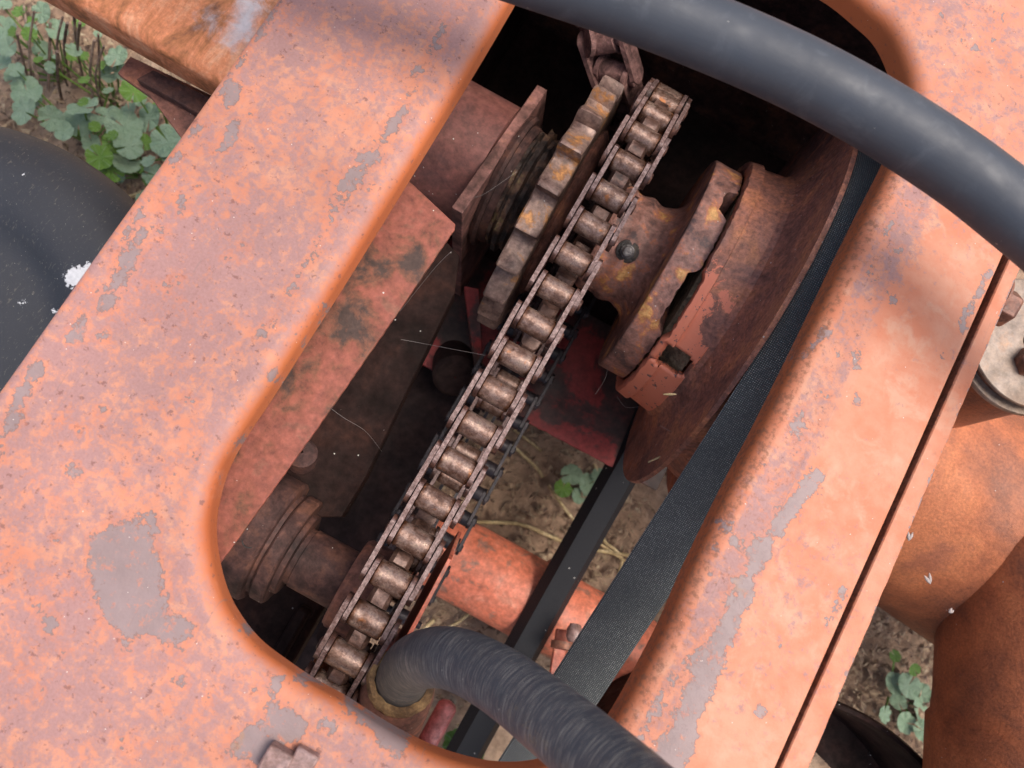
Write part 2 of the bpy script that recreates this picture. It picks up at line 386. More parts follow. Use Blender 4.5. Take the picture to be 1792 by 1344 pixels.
def mat_ground():
    m = NT('dry_reddish_soil')
    n = m.noise(6, 8, .65); f = m.noise(60, 7, .7); g = m.noise(260, 4, .6)
    col = m.ramp(n, [(.3, (.34, .215, .14)), (.5, (.47, .32, .22)), (.7, (.56, .42, .31))])
    col = m.mix(1., col, m.ramp(f, [(.3, .55), (.55, 1.), (.75, 1.3)]), 'MULTIPLY')
    col = m.mix(m.step(g, .66, .74), col, (.42, .34, .24))
    b = m.bump(f, .9, .012); b = m.bump(g, .6, .003, b)
    return m.done(col, .95, 0., b, .2)
GROUND = mat_ground()
def mat_leaf(name, a, b_):
    m = NT(name); m.rnd(11)
    col = m.mix(m.noise(3., 5, .65, vec=m.co), a, b_)
    sp = m.n.new('ShaderNodeSeparateXYZ'); m.L(m.tc.outputs['Object'], sp.inputs[0])
    an = m.math('ARCTAN2', sp.outputs[0], sp.outputs[1])
    vn = m.math('ABSOLUTE', m.math('SINE', m.math('MULTIPLY', an, 3.5)))
    col = m.mix(m.math('MULTIPLY', m.math('SUBTRACT', 1., m.step(vn, .03, .22)), .45), col, (.32, .40, .27))
    col = m.mix(m.step(m.noise(7., 5, .7), .66, .74), col, (.30, .26, .15))
    bb = m.bump(m.noise(14, 4, .6), .5, .03)
    m.b.inputs['Subsurface Weight'].default_value = 0.
    return m.done(col, m.ramp(m.noise(60, 3, .5), [(.3, .45), (.7, .65)]), 0., bb, .4)
LEAF1 = mat_leaf('grey_green_leaf', (.14, .25, .13), (.36, .47, .34))
LEAF2 = mat_leaf('fresh_green_leaf', (.08, .19, .03), (.20, .34, .06))
STRAW = rusty('dry_straw', [(.3, (.26, .19, .09)), (.6, (.45, .35, .19)), (.75, (.55, .46, .28))], 40, 200, (.6, .9), bump=.3, rnd=True)
STEMM = rusty('dry_brown_stem', [(.3, (.08, .05, .04)), (.6, (.21, .15, .115)), (.75, (.34, .26, .19))], 40, 200, (.7, .9), bump=.3, rnd=True)
HUSK = NT('papery_white_husk').done((.45, .38, .35), .6)
WEB = NT('cobweb_silk').done((.30, .27, .26), .5)

ZF = .65       # top of the frame sheet

# ------------------------------------------------------------------ the setting: ground
def axis_vals():
    a = [i*.02 for i in range(-75, 76)]
    e = 1.5
    while e < 40:
        e *= 1.35; a = [-e]+a+[e]
    return a
AV = axis_vals(); n = len(AV); gv = []; gf = []
for y in AV:
    for x in AV:
        k = math.exp(-((x*x+y*y)/1.6))
        gv.append((x, y, -.012 + .02*mnoise.noise(Vector((x*3, y*3, 0))) + .009*k*mnoise.noise(Vector((x*14, y*14, 3)))))
for j in range(n-1):
    for i in range(n-1): gf.append((j*n+i, j*n+i+1, (j+1)*n+i+1, (j+1)*n+i))
g = obj('ground', mesh('ground', gv, gf, GROUND, 180)); tag(g, 'dry reddish brown soil under the machine', 'ground', kind='structure')

# ------------------------------------------------------------------ machine frame: pressed sheet with a long rounded opening
OPEN = [(905, 5), (860, 82), (800, 182), (700, 345), (600, 507), (540, 600), (482, 692), (435, 762), (405, 815), (388, 868), (380, 923), (388, 990),
        (409, 1052), (452, 1113), (504, 1154), (556, 1189), (607, 1217), (681, 1264), (754, 1301), (810, 1320), (865, 1331), (923, 1330), (985, 1312), (1035, 1280),
        (1070, 1238), (1146, 1097), (1190, 996), (1261, 850), (1306, 765), (1393, 590), (1460, 450), (1500, 370), (1543, 285), (1560, 230), (1563, 175), (1550, 127),
        (1527, 80), (1493, 48), (1460, 20), (1430, 0), (1330, -55), (1200, -127), (1110, -170), (1050, -185), (1010, -170), (975, -110), (940, -52)]
ZL = ZF-.026
oc = resample(crom([at(u, v, ZL) for u, v in OPEN], 8, True), 520)
for _ in range(4): oc = [(oc[i-1]+oc[i]*2+oc[(i+1) % 520])/4 for i in range(520)]
NP = 520; nrm = []
ctr = at(960, 620, ZL)
for i in range(NP):
    t = (oc[(i+1) % NP]-oc[i-1]); nn = Vector((t.y, -t.x, 0)).normalized()
    if nn.dot(oc[i]-ctr) < 0: nn = -nn
    nrm.append(nn)
for _ in range(6): nrm = [(nrm[i-1]+nrm[i]*2+nrm[(i+1) % NP]).normalized() for i in range(NP)]
la, lb = at(0, 692, ZF), at(492, 0, ZF); ra, rb = at(1352, 1344, ZF), at(1754, 440, ZF)
def ext(a, b, y): return a + (b-a)*((y-a.y)/(b.y-a.y))
YB, YT = -.31, .72
quad = [ext(la, lb, YB), ext(ra, rb, YB), ext(ra, rb, YT), ext(la, lb, YT)]
def hit(o, d):
    best = 1e9
    for i in range(4):
        a, b = quad[i], quad[(i+1) % 4]; e = b-a
        den = d.x*e.y-d.y*e.x
        if abs(den) < 1e-12: continue
        t = ((a.x-o.x)*e.y-(a.y-o.y)*e.x)/den; s = ((a.x-o.x)*d.y-(a.y-o.y)*d.x)/den
        if t > 0 and -1e-6 <= s <= 1+1e-6: best = min(best, t)
    return best
WEAR = [  # worn-through places: x1, y1, x2, y2, half width (picture measure)
 (1432,832,1388,880,13),(1388,880,1335,960,12),(1335,960,1292,1060,15),(1292,1060,1240,1160,15),(1240,1160,1192,1290,21),(1192,1290,1150,1370,26),
 (1446,582,1412,622,6),(1404,716,1392,752,9),(1388,820,1378,836,7),(1424,736,1424,737,6),(1500,692,1502,700,5),(1474,1030,1452,1082,6),
 (1733,478,1712,515,2.5),(1708,520,1698,545,3),(1690,548,1682,580,2),(1500,618,1500,620,3.5),(1650,622,1650,623,3),(1646,634,1645,640,4),(1330,1242,1330,1244,7),(1364,1134,1364,1136,3),
 (1270,922,1276,918,5),(1282,945,1290,950,4),(1262,920,1262,921,4),(1255,958,1255,959,4),(1195,1160,1202,1165,4),(1300,780,1310,770,4),(1350,652,1340,670,3),
 (802,15,735,125,5),(735,125,690,212,7),(690,212,650,270,8),(650,270,610,325,12),(610,325,575,392,7),(575,392,538,465,4),(538,465,462,585,1.2),
 (212,965,240,1062,42),(250,1075,315,1112,16),(262,905,266,930,8),(170,1000,200,1050,12),(650,1250,690,1295,20),(610,1235,640,1240,12),(560,1265,590,1275,8),
 (400,182,408,160,12),(418,212,388,262,7),(322,345,318,360,9),(232,440,180,532,12),(150,560,128,590,10),(62,648,20,720,9),(25,730,-10,790,9),(284,402,286,404,8),(345,330,330,350,5),(240,420,250,410,8),
 (482,1190,484,1200,7),(522,1180,530,1195,7),(556,1188,546,1200,4),(468,1108,500,1134,5),(500,1230,510,1232,5),(480,1262,505,1275,24),(440,1300,470,1330,22),(735,1270,745,1285,3),
 (412,756,404,792,3.5),(566,524,552,560,2),(476,648,474,656,3),(522,572,520,585,2),(720,330,735,305,1.5),(655,425,640,455,2.5),(428,1088,462,1124,5),(412,1052,416,1072,4),(395,1010,398,1030,2.5),
 (770,1288,800,1300,3),(690,1240,705,1252,3),(600,1195,625,1208,3),(385,830,378,860,2.5),(1168,1040,1160,1062,2.5),(1330,700,1322,722,2.5),(1440,500,1432,520,2),
 (1690,8,1758,28,1),(1758,28,1735,75,1),(1640,20,1700,90,1.2),(1700,90,1715,78,1),(120,820,130,830,5),(70,1060,90,1100,8),(330,700,340,705,3),(300,1180,320,1190,5)]
WEAR = [(a_, b_, c_, d_, h_*(1.2 if h_ > 11 else 1.)+.4) for a_, b_, c_, d_, h_ in WEAR]
WEAR += [(500, -10, 455, 55, 3), (452, 62, 380, 168, 4), (370, 190, 300, 290, 3), (260, 345, 215, 420, 4), (1180, 1180, 1120, 1290, 3), (1560, 390, 1548, 410, 3), (1530, 455, 1518, 480, 4)]
_r = random.Random(5)
for k in range(46):          # chips along the shoulder of the right arm
    t = _r.random(); o_ = _r.gauss(62, 22); x_ = 1560+(1105-1560)*t+o_*.9; y_ = 330+(1240-330)*t+o_*.45
    WEAR.append((x_, y_, x_+_r.uniform(-5, 5), y_+_r.uniform(-9, 9), _r.uniform(1, 4.5)))
for k in range(60):          # scattered chips on the left arm and lower panel
    x_ = _r.uniform(20, 700); y_ = _r.uniform(150, 1330); WEAR.append((x_, y_, x_+_r.uniform(-6, 6), y_+_r.uniform(-8, 8), _r.uniform(.5, 3.2)))
WSEG = [(at(a, b, ZF).xy, at(c, d, ZF).xy, h/3000.) for a, b, c, d, h in WEAR]
def wearval(p):
    best = .05; px = p.xy
    for a, b, h in WSEG:
        e = b-a; t = max(0, min(1, (px-a).dot(e)/max(e.length_squared, 1e-12)))
        d = (px-(a+e*t)).length-h
        if d < best: best = d
    return best
RB = .0115; TH = .003
near = [(TH, ZL+.014), (TH, ZL+.001), (.0012, ZL), (.0, ZL+.001), (0., ZL+.007), (0., ZF-RB)]
for k in range(1, 9):
    a = math.pi/2*k/8; near.append((RB*(1-math.cos(a)), ZF-RB+RB*math.sin(a)))
near += [(RB+.004, ZF), (RB+.009, ZF), (RB+.016, ZF)]
FAR = 44
ring = []; fadev = []
for (o_, z_) in near:
    ring.append([Vector((oc[i].x+nrm[i].x*o_, oc[i].y+nrm[i].y*o_, z_)) for i in range(NP)])
    fadev.append(max(0., min(1., (z_-(ZF-RB*.55))/(RB*.55))))
last = ring[-1]; hits = []
for i in range(NP):
    d = (last[i]-Vector((ctr.x, ctr.y, ZF))); d.normalize(); hits.append(last[i]+d*hit(last[i], d))
for k in range(1, FAR+1):
    t = (k/FAR)**1.15
    ring.append([last[i].lerp(hits[i], t) for i in range(NP)]); fadev.append(1.)
# outer edge: a small rounded turn-down, open below
octr = Vector((ctr.x, ctr.y, 0))
for (o_, dz) in ((.0016, -.0012), (.0020, -.004), (.0020, -.022)):
    ring.append([h + Vector(((1 if h.x > 0 else -1)*o_, 0, dz)) for h in hits]); fadev.append(1.)
fv = []; ff = []; att = {'wear': [], 'fade': [], 'mottle': [], 'rust': []}
for j, rg_ in enumerate(ring):
    for p in rg_:
        q = p.copy()
        if j > len(near): q.z += .0006*mnoise.noise(Vector((p.x*11, p.y*11, 1)))
        fv.append(q); att['wear'].append(wearval(p)); att['fade'].append(fadev[j])
        # faded mottling is heavy on the left arm and the lower panel, light on the right arm
        m_ = 1.-max(0., min(1., (p.x-.055+.25*min(0, p.y+.12))/.05)); m_ = max(m_, max(0., min(1., (p.y-.34)/.08))*.75); 
        dl = (j-5)/12. if j > 5 else 0.
        right = max(0., min(1., (p.x-.10)/.04))*max(0., min(1., (.42-p.y)/.05))
        if j < len(near)+9: m_ = max(m_, right*(.95 if j > 12 else .3)*(1.-max(0., (j-len(near)-2)/7.)))
        att['mottle'].append(.12+.88*m_)
        if j >= len(ring)-2: att['rust'].append(1.)  # outer skirt: marked to be painted dark for the seam's shade
        elif j < 12: att['rust'].append(.03+right*.5)
        elif j < 18: att['rust'].append(right*.2)
        else: att['rust'].append(0.)
for j in range(len(ring)-1):
    for i in range(NP):
        i2 = (i+1) % NP; ff.append((j*NP+i, j*NP+i2, (j+1)*NP+i2, (j+1)*NP+i))
frame = thing('machine_frame', 'faded orange sheet metal frame with a long rounded opening and worn grey patches', 'machine frame')
me = M_('top_sheet', (fv, ff), PAINT, 40)
for k, vals in att.items():
    a = me.attributes.new(k, 'FLOAT', 'POINT'); a.data.foreach_set('value', vals)
top = obj('top_sheet', me, frame)
# second sheet edge beyond a dark seam on the right
def strip(name, p0, p1, q0, q1, z, th, jag, parent, segs=160):
    A0, A1, B0, B1 = at(*p0, z), at(*p1, z), at(*q0, z), at(*q1, z)
    A0, A1 = A0+(A0-A1)*.35, A1+(A1-A0)*.35; B0, B1 = B0+(B0-B1)*.35, B1+(B1-B0)*.35
    vs_ = []; fs = []; ws = []
    for k in range(segs+1):
        t = k/segs; a = A0.lerp(A1, t); b = B0.lerp(B1, t); b = b + (b-a).normalized()*jag*mnoise.noise(Vector((t*60, 0, 0)))
        row = [a-Vector((0, 0, th)), a+Vector((0, 0, -.0008)), a+(b-a).normalized()*.0008, a.lerp(b, .35), a.lerp(b, .7), b-(b-a).normalized()*.0008, b+Vector((0, 0, -.0008)), b-Vector((0, 0, th))]
        vs_ += row
        ed = .0012+.0022*mnoise.noise(Vector((t*23, 5, 0)))
        ws += [.02, .003, .004, .012, .008, ed*.9, ed*.3, 0.]
    m = 8
    for k in range(segs):
        for i in range(m-1): fs.append((k*m+i, k*m+i+1, (k+1)*m+i+1, (k+1)*m+i))
    me = M_(name, (vs_, fs), PAINT, 40)
    for nm, vals in (('wear', ws), ('fade', [.85]*len(ws)), ('mottle', [.25]*len(ws)), ('rust', [1., .5, 0, 0, 0, 0, 0, .9]*(segs+1))):  # side faces marked dark for the seam's shade
        a = me.attributes.new(nm, 'FLOAT', 'POINT'); a.data.foreach_set('value', vals)
    return obj(name, me, parent)
strip('edge_strip', (1366, 1344), (1767, 452), (1416, 1344), (1786, 470), ZF-.003, .03, .0005, frame)
# guard plate under the left arm
GZ = .585
gp = [(797, 392), (792, 416), (742, 478), (700, 545), (640, 622), (600, 684), (560, 742), (520, 802), (478, 858), (430, 925), (384, 990), (300, 1010), (300, 800), (560, 330), (650, 260), (722, 322)]
gpp = [at(u, v, GZ) for u, v in gp]
ga, gbp = at(795, 402, GZ), at(384, 988, GZ)
edge = [gpp[0]]+[ga.lerp(gbp, k/150)+Vector((.0012*math.sin(k/150*math.pi), 0, 0)) for k in range(151)]
edge = [p + Vector((.00035*mnoise.noise(p*260), .0003*mnoise.noise(p*190+Vector((9, 0, 0))), 0)) for p in edge]
part('guard_plate', prism(edge+gpp[11:], (0, 0, -.003)), GUARD, frame, 25, .0006)
# square-headed bolt and keeper on the lower panel
ax1 = (CR*.86+CU*-.5); ax1.z = 0; ax1.normalize(); ax2 = Vector((-ax1.y, ax1.x, 0)); AXB = (ax1, ax2, Vector((0, 0, 1)))
bp = at(484, 1332, ZF+.005)
b1 = part('bolt_head', box(bp, (.0145, .0145, .010), AXB), BOLTM, frame, 30, .0012)
part('keeper_plate', box(at(528, 1338, ZF+.004), (.013, .016, .0075), AXB), BOLTM, frame, 30, .0012)
# hex bolt through the edge strip, axis across the machine
def hexbolt(name, c, axis, rf, h, mat, parent, washer=None, stud=None):
    o = part(name, lathe([(0, 0.0001), (0, rf), (h*.85, rf), (h, rf*.86), (h, .0001)], 6, c, axis, a0=.3), mat, parent, 25, .0006)
    if washer: part('washer', lathe([(-.0022, .0001), (-.0022, washer), (-.0002, washer), (-.0002, .0001)], 32, c, axis), mat, o, 25, .0004)
    if stud: part('stud', lathe([(h, stud), (h+.006, stud*.97), (h+.007, .0001)], 14, c, axis), mat, o, 25)
    return o
hexbolt('hex_bolt', at(1738, 528, .62), (1, 0, 0), .0135, .0135, NUTD, frame, .019)

# ------------------------------------------------------------------ main shaft line (axis across the machine)
AY, AZ = .303, .416
AXC = (0, AY, AZ)
P_ = .0296
def rp(nT): return P_/(2*math.sin(math.pi/nT))
N1, N2 = 28, 20
R1, R2 = rp(N1), rp(N2)
ROLLER = .0093; RLEN = .0246; PT = .0032
XC = -.0035                                   # chain centre plane
def chain_loop(y2):
    z2 = .555-R2
    c1 = Vector((AY, AZ)); c2 = Vector((y2, z2)); d = c2-c1; L = d.length; th = math.atan2(d.y, d.x)
    be = math.acos((R1-R2)/L)
    return c1, c2, th, be, 2*L*math.sin(be)+R1*(2*math.pi-2*be)+R2*2*be
ybest = min((abs(((chain_loop(-.062+k*.0001)[4]/P_)/2) - round((chain_loop(-.062+k*.0001)[4]/P_)/2)), -.062+k*.0001) for k in range(-150, 151))[1]
c1, c2, TH_, BE, LOOP = chain_loop(ybest)
def loop_point(s):
    s %= LOOP
    L = (c2-c1).length; seg = L*math.sin(BE)
    # start at the upper tangent on wheel 1, run to wheel 2, round it, back, round wheel 1
    a_up = TH_-BE       # direction from centre to the tangent on the upper side
    a_lo = TH_+BE
    t1 = c1+Vector((math.cos(a_up), math.sin(a_up)))*R1; t2 = c2+Vector((math.cos(a_up), math.sin(a_up)))*R2
    if s < seg: return t1.lerp(t2, s/seg)
    s -= seg
    if s < R2*2*BE:
        a = a_up+s/R2; return c2+Vector((math.cos(a), math.sin(a)))*R2
    s -= R2*2*BE
    b1_ = c2+Vector((math.cos(a_lo), math.sin(a_lo)))*R2; b2_ = c1+Vector((math.cos(a_lo), math.sin(a_lo)))*R1
    if s < seg: return b1_.lerp(b2_, s/seg)
    s -= seg
    a = a_lo+s/R1
    return c1+Vector((math.cos(a), math.sin(a)))*R1
# make sure 'upper' is the top run
if loop_point(.05).y < min(c1.y, c2.y): BE = -BE

# chain pieces, local frame: X across, Y along the link, Z out; origin at the first pin
def plate_outline(p, r, waist):
    o = []
    for k in range(11):
        a = -math.pi/2-math.pi*k/10 + math.pi*0; o.append((r*math.sin(a+math.pi/2)*0+r*math.cos(a+0)*1, r*math.sin(a)))
    return o
def plate_vf(p, r, waist, th):
    pts = []
    def arc(cy, a0, a1):
        for k in range(9):
            a = a0+(a1-a0)*k/8; pts.append((cy+r*math.cos(a), r*math.sin(a)))
    arc(p, -R_(62), R_(62)); pts.append((p*.5, waist)); arc(0, R_(118), R_(242)); pts.append((p*.5, -waist))
    return prism([Vector((-th/2, a, b)) for a, b in pts], (th, 0, 0))
def chain_meshes(pref, P, rl, rr, th, mp, mr, r_pl=None, rows=(0.,)):
    r_pl = r_pl or rr*1.02; xi = rl/2+th/2+.0002; xo = xi+th+.0009; h = rl/2
    inn = M_(pref+'_inner', plate_vf(P, r_pl, r_pl*.90, th), mp, 30); out = M_(pref+'_outer', plate_vf(P, r_pl*.95, r_pl*.85, th), mp, 30)
    rol = M_(pref+'_roller', lathe([(-h, rr*.55), (-h, rr*.93), (-h+.0007, rr), (0, rr*.995), (h-.0007, rr), (h, rr*.93), (h, rr*.55)], 24), mr, 30)
    e = xo+th/2+max(rows)
    pin = M_(pref+'_pin', lathe([(-e-.0012, .0001), (-e-.0012, rr*.38), (-e-.0004, rr*.5), (e+.0006, rr*.5), (e+.0015, rr*.42), (e+.0015, .0001)], 14), mp, 30)
    return inn, out, rol, pin, xi, xo, rows
def lay_chain(root, pts, xs, meshes, closed=False, jit=0.):
    """pts: 3D pin positions; plates, rollers and pins are parts of the chain"""
    inn, out, rol, pin, xi, xo, rows = meshes; n = len(pts)
    for i in range(n if closed else n-1):
        a, b = pts[i], pts[(i+1) % n]
        t = (b-a).normalized(); x = (xs - t*xs.dot(t)).normalized(); z = x.cross(t)
        j = random.uniform(-jit, jit)
        m = Matrix(((x.x, t.x, z.x, a.x+j), (x.y, t.y, z.y, a.y), (x.z, t.z, z.z, a.z), (0, 0, 0, 1)))
        inner = i % 2 == 0
        for rx_ in rows:
            for sd_ in (-1, 1):
                sk = Matrix.Rotation(random.uniform(-.012, .012), 4, 'Z')
                obj('inner_plate' if inner else 'outer_plate', inn if inner else out, root, m @ Matrix.Translation((rx_+sd_*(xi if inner else xo), 0, 0)) @ sk)
            rot = Matrix.Rotation(random.uniform(0, 6.28), 4, 'X')
            obj('roller', rol, root, m @ Matrix.Translation((rx_, 0, 0)) @ rot)
        obj('pin', pin, root, m)
XAX = Vector((1, 0, 0))
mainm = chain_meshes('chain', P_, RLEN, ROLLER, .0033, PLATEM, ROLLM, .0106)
nl = round(LOOP/P_)
if nl % 2: nl += 1
pins = []
for i in range(nl):
    q = loop_point(i*LOOP/nl)
    pins.append(Vector((XC-.0045*(AY-q.x)/.38, q.x, q.y)))
chain = thing('drive_chain', 'long rusty roller chain with rubbed steel rollers running down the middle of the opening', 'chain')
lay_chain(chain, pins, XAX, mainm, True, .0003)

# wheels
def sprocket_vf(nT, xw, phase, rootr=.0, tip=.0085, pit_=None, hook=0., rr=None, inner=.03, noisea=.0004, cham=.35):
    Rp = pit_/(2*math.sin(math.pi/nT)) if pit_ else rp(nT); rr = rr or ROLLER*1.04; out = []
    for k in range(nT):
        a0 = phase+2*math.pi*k/nT; pit = 2*math.pi/nT
        c = Vector((math.cos(a0), math.sin(a0)))*Rp; e = c.normalized(); tn = Vector((-e.y, e.x))
        for q in range(7):                                     # roller seat
            a = R_(-78+156*q/6); out.append((c - e*rr*math.cos(a) + tn*rr*math.sin(a), 0))
        am = a0+pit/2
        for da, rad in ((-.17+hook, tip*.8), (-.09+hook, tip), (.09+hook*1.4, tip), (.17+hook*1.2, tip*.72)):
            aa = am+pit*da; out.append((Vector((math.cos(aa), math.sin(aa)))*(Rp+rad*random.uniform(.92, 1.05)), 1))
    n = len(out); vs_ = []; fs = []
    lay = [(-xw/2, inner, inner), (-xw/2, 0, .0025), (-xw/2*(1-cham*.5), 0, 0), (xw/2*(1-cham*.5), 0, 0), (xw/2, 0, .0025), (xw/2, inner, inner)]
    for (x, din, ch) in lay:
        for (p, tipf) in out:
            r = p.length
            if din: q = p*((Rp-.045)/r) if False else p.normalized()*inner
            else:
                q = p*((r-ch*(1.6 if tipf else .25))/r)
            q = q + Vector((mnoise.noise(Vector((p.x*90, p.y*90, x*60))), mnoise.noise(Vector((p.x*90+7, p.y*90, x*60)))))*noisea
            vs_.append((x, q.x, q.y))
    for j in range(len(lay)-1):
        for i in range(n): fs.append((j*n+i, j*n+(i+1) % n, (j+1)*n+(i+1) % n, (j+1)*n+i))
    return vs_, fs
def worn_sprocket_vf(nT, xw, Rr, h, inner, phase):
    out = []
    for k in range(nT):
        pit = 2*math.pi/nT; hk = h*random.uniform(.85, 1.1)
        for t, f in ((.02, .10), (.08, .0), (.18, -.10), (.32, .0), (.48, .24), (.64, .52), (.78, .80), (.86, .97), (.90, 1.05), (.955, 1.05), (.985, .82)):
            a = phase+pit*(k+t); out.append((Vector((math.cos(a), math.sin(a)))*(Rr+hk*f), f > .9))
    n = len(out); vs_ = []; fs = []
    lay = [(-xw/2, 1, 0), (-xw/2, 0, .0014), (-xw/2*.86, 0, 0), (0, 0, -.0002), (xw/2*.80, 0, .0002), (xw/2*.95, 0, .0012), (xw/2, 0, .0035), (xw/2, 1, 0)]
    for (x, din, ch) in lay:
        for (p, tp) in out:
            r = p.length; q = p.normalized()*inner if din else p*((r-ch*(1.7 if tp else 1.))/r)
            if not din: q = q + Vector((mnoise.noise(Vector((p.x*70, p.y*70, x*50))), mnoise.noise(Vector((p.x*70+7, p.y*70, x*50)))))*.0009
            vs_.append((x, q.x, q.y))
    for j in range(len(lay)-1):
        for i in range(n): fs.append((j*n+i, j*n+(i+1) % n, (j+1)*n+(i+1) % n, (j+1)*n+i))
    return vs_, fs
def shift(vf, d): d = Vector(d); return [Vector(p)+d for p in vf[0]], vf[1]
# phase: seats sit on pins
q = pins[-1]; ph1 = math.atan2(q.z-AZ, q.y-AY)
sp1 = thing('drive_sprocket', 'toothed rusty sprocket under the far end of the roller chain', 'sprocket')
part('toothed_wheel', shift(sprocket_vf(N1, .0160, ph1, tip=.0058, inner=.05, cham=.6), (XC, AY, AZ)), TOOTHM, sp1, 32)
kk = min(range(nl), key=lambda i: (pins[i].yz-c2).length if False else abs((Vector((pins[i].y, pins[i].z))-c2).length-R2)+(0 if pins[i].z > c2.y else 1))
ph2 = math.atan2(pins[kk].z-c2.y, pins[kk].y-c2.x)
sp2 = thing('lower_sprocket', 'small dark sprocket with round hub under the near end of the roller chain', 'sprocket')
part('toothed_wheel', shift(sprocket_vf(N2, .0150, ph2, tip=.0038, inner=.02, cham=.8), (XC-.0045, c2.x, c2.y)), TOOTHM, sp2, 32)
c2v = (0, c2.x, c2.y)
part('hub', lathe([(XC-.036, .018), (XC-.036, .0355), (XC-.033, .038), (XC-.0105, .038), (XC-.0085, .0365), (XC-.0085, .018)], 64, c2v), RUSTM, sp2, 30)

# worn sprocket on the left with no chain on its near side
XS = -.049
ws = thing('worn_sprocket', 'worn bare sprocket with hooked teeth left of the roller chain', 'sprocket')
P_save = P_
part('toothed_wheel', shift(worn_sprocket_vf(21, .0215, .1130, .0125, .055, .12), (XS, AY, AZ)), SPRM, ws, 38)
part('boss', lathe([(XS+.0105, .05), (XS+.0105, .082), (XS+.014, .085), (XS+.017, .082), (XS+.022, .066), (XS+.0225, .05)], 72, AXC), RUSTM, ws, 30)

# bearing flange plate (edge-on), left
XP = -.107
bpl = thing('bearing_flange', 'square rusty steel flange plate standing on edge beside the worn sprocket', 'flange plate')
def plate_corners(half, rot):
    return [Vector((XP-.005, AY+half*math.cos(rot+k*math.pi/2)*1.414, AZ+half*math.sin(rot+k*math.pi/2)*1.414)) for k in range(4)]
part('plate', prism([Vector((XP-.006, yy, zz)) for yy, zz in ((.224, .501), (.388, .450), (.41, .33), (.33, .22), (.238, .22))], (.0105, 0, 0)), rusty('mauve_brown_plate', [(.3, (.075, .038, .032)), (.5, (.16, .078, .066)), (.64, (.23, .11, .095)), (.75, (.30, .14, .10))], 30, 200, (.45, .7), bump=.4, gain=1.1, spec=.35), bpl, 25, .0008)
part('seal_ring', lathe([(XP+.004, .04), (XP+.005, .064), (XP+.009, .066), (XP+.012, .064), (XP+.012, .059), (XP+.016, .059), (XP+.019, .057), (XP+.019, .04)], 64, AXC), RUSTD, bpl, 30)
part('grease_collar', lathe([(XP+.0185, .045), (XP+.019, .056), (XP+.022, .057), (XP+.023, .052), (XP+.025, .052), (XP+.026, .060), (XP+.031, .061), (XP+.033, .055), (XP+.037, .057), (XP+.041, .051), (XP+.045, .053), (XS-.010, .054)], 160, AXC, rfun=lambda t, x, r: r+.005*mnoise.noise(Vector((t*4, x*200, 0)))), rusty('flaky_greasy_rust', [(.3, (.015, .012, .011)), (.45, (.05, .034, .028)), (.6, (.13, .07, .045)), (.75, (.20, .15, .07))], 45, 200, (.4, .8), bump=1., bdist=.002), bpl, 40)

# cross tube behind, left
ct = thing('cross_tube', 'dull maroon round tube under the left arm beside the flange plate', 'tube')
part('tube_wall', lathe([(-.34, .05), (-.34, .066), (XP-.0065, .066), (XP-.0065, .05)], 64, AXC), rusty('maroon_paint_dull', [(.3, (.065, .03, .028)), (.55, (.13, .048, .040)), (.75, (.17, .07, .055))], 16, 140, (.45, .65), bump=.25, specks=(160, .1, .62)), ct, 30)

# hub sleeve with grease nipple and jaw clutch
hs = thing('hub_sleeve', 'mottled rusty hub sleeve with a grease nipple right of the roller chain', 'hub')
prof = [(XC+.009, .03), (XC+.009, .0505)]
for k in range(1, 14): prof.append((XC+.009+.040*k/13, .0515 + .0015*math.sin(k*.9)))
x0 = prof[-1][0]
for k in range(1, 9):
    a = math.pi/2*k/8; prof.append((x0+.017*math.sin(a), .0515+.017*(1-math.cos(a))))
prof += [(x0+.0172, .080)]
part('sleeve', lathe(prof, 120, AXC, rfun=lambda t, x, r: r*(1+.006*mnoise.noise(Vector((math.cos(t)*4, math.sin(t)*4, x*40))))), HUBM, hs, 40)
XJ = x0+.0170
def toothx(t, x, r):
    # right-hand edge of the jaw: notches where the two halves do not meet
    return 0
def inang(t, a, b):
    t = (t+math.pi) % (2*math.pi)-math.pi
    return R_(a) <= t <= R_(b)
CAMANG = math.degrees(math.atan2(-AY, CAM_Z-AZ))      # direction of the camera seen from the axis (0 = up, + = +Y)
def jaw_edge(t):
    d = math.degrees((t+math.pi) % (2*math.pi)-math.pi)-CAMANG
    v = 0.
    v -= .0095*max(0., min(1., (8-abs(d-42))/1.2))
    v -= .0075*max(0., min(1., (16-abs(d+9))/2.5))
    return v + .0016*mnoise.noise(Vector((math.cos(t)*26, math.sin(t)*26, 2)))
RJ = .1075; RD = .121; XE = .0885
jp = [(0, .05), (0, RJ-.003), (.0005, RJ-.0012), (.0018, RJ-.0002), (.006, RJ)]
jw = XE-XJ
for k in range(1, 8): jp.append((.006+(jw-.006)*k/7, RJ))
jp += [(jw, RJ-.012), (jw, .05)]
def jxf(t, x, r):
    return XJ + (x + jaw_edge(t)*max(0., (x-.006)/(jw-.006)) if x > .006 else x)
part('jaw_flange', lathe(jp, 200, AXC, xfun=jxf, rfun=lambda t, x, r: r*(1+.004*mnoise.noise(Vector((math.cos(t)*9, math.sin(t)*9, x*60))))), HUBM, hs, 35)
na = Vector((0, math.sin(R_(CAMANG-1)), math.cos(R_(CAMANG-1))))
nb = Vector((XC+.036, AY, AZ))+na*.0505
ns_ = part('nipple_seat', lathe([(0, .0001), (0, .0105), (.0012, .010), (.0022, .006), (.0022, .0001)], 20, nb, na), GREASE, hs, 40)
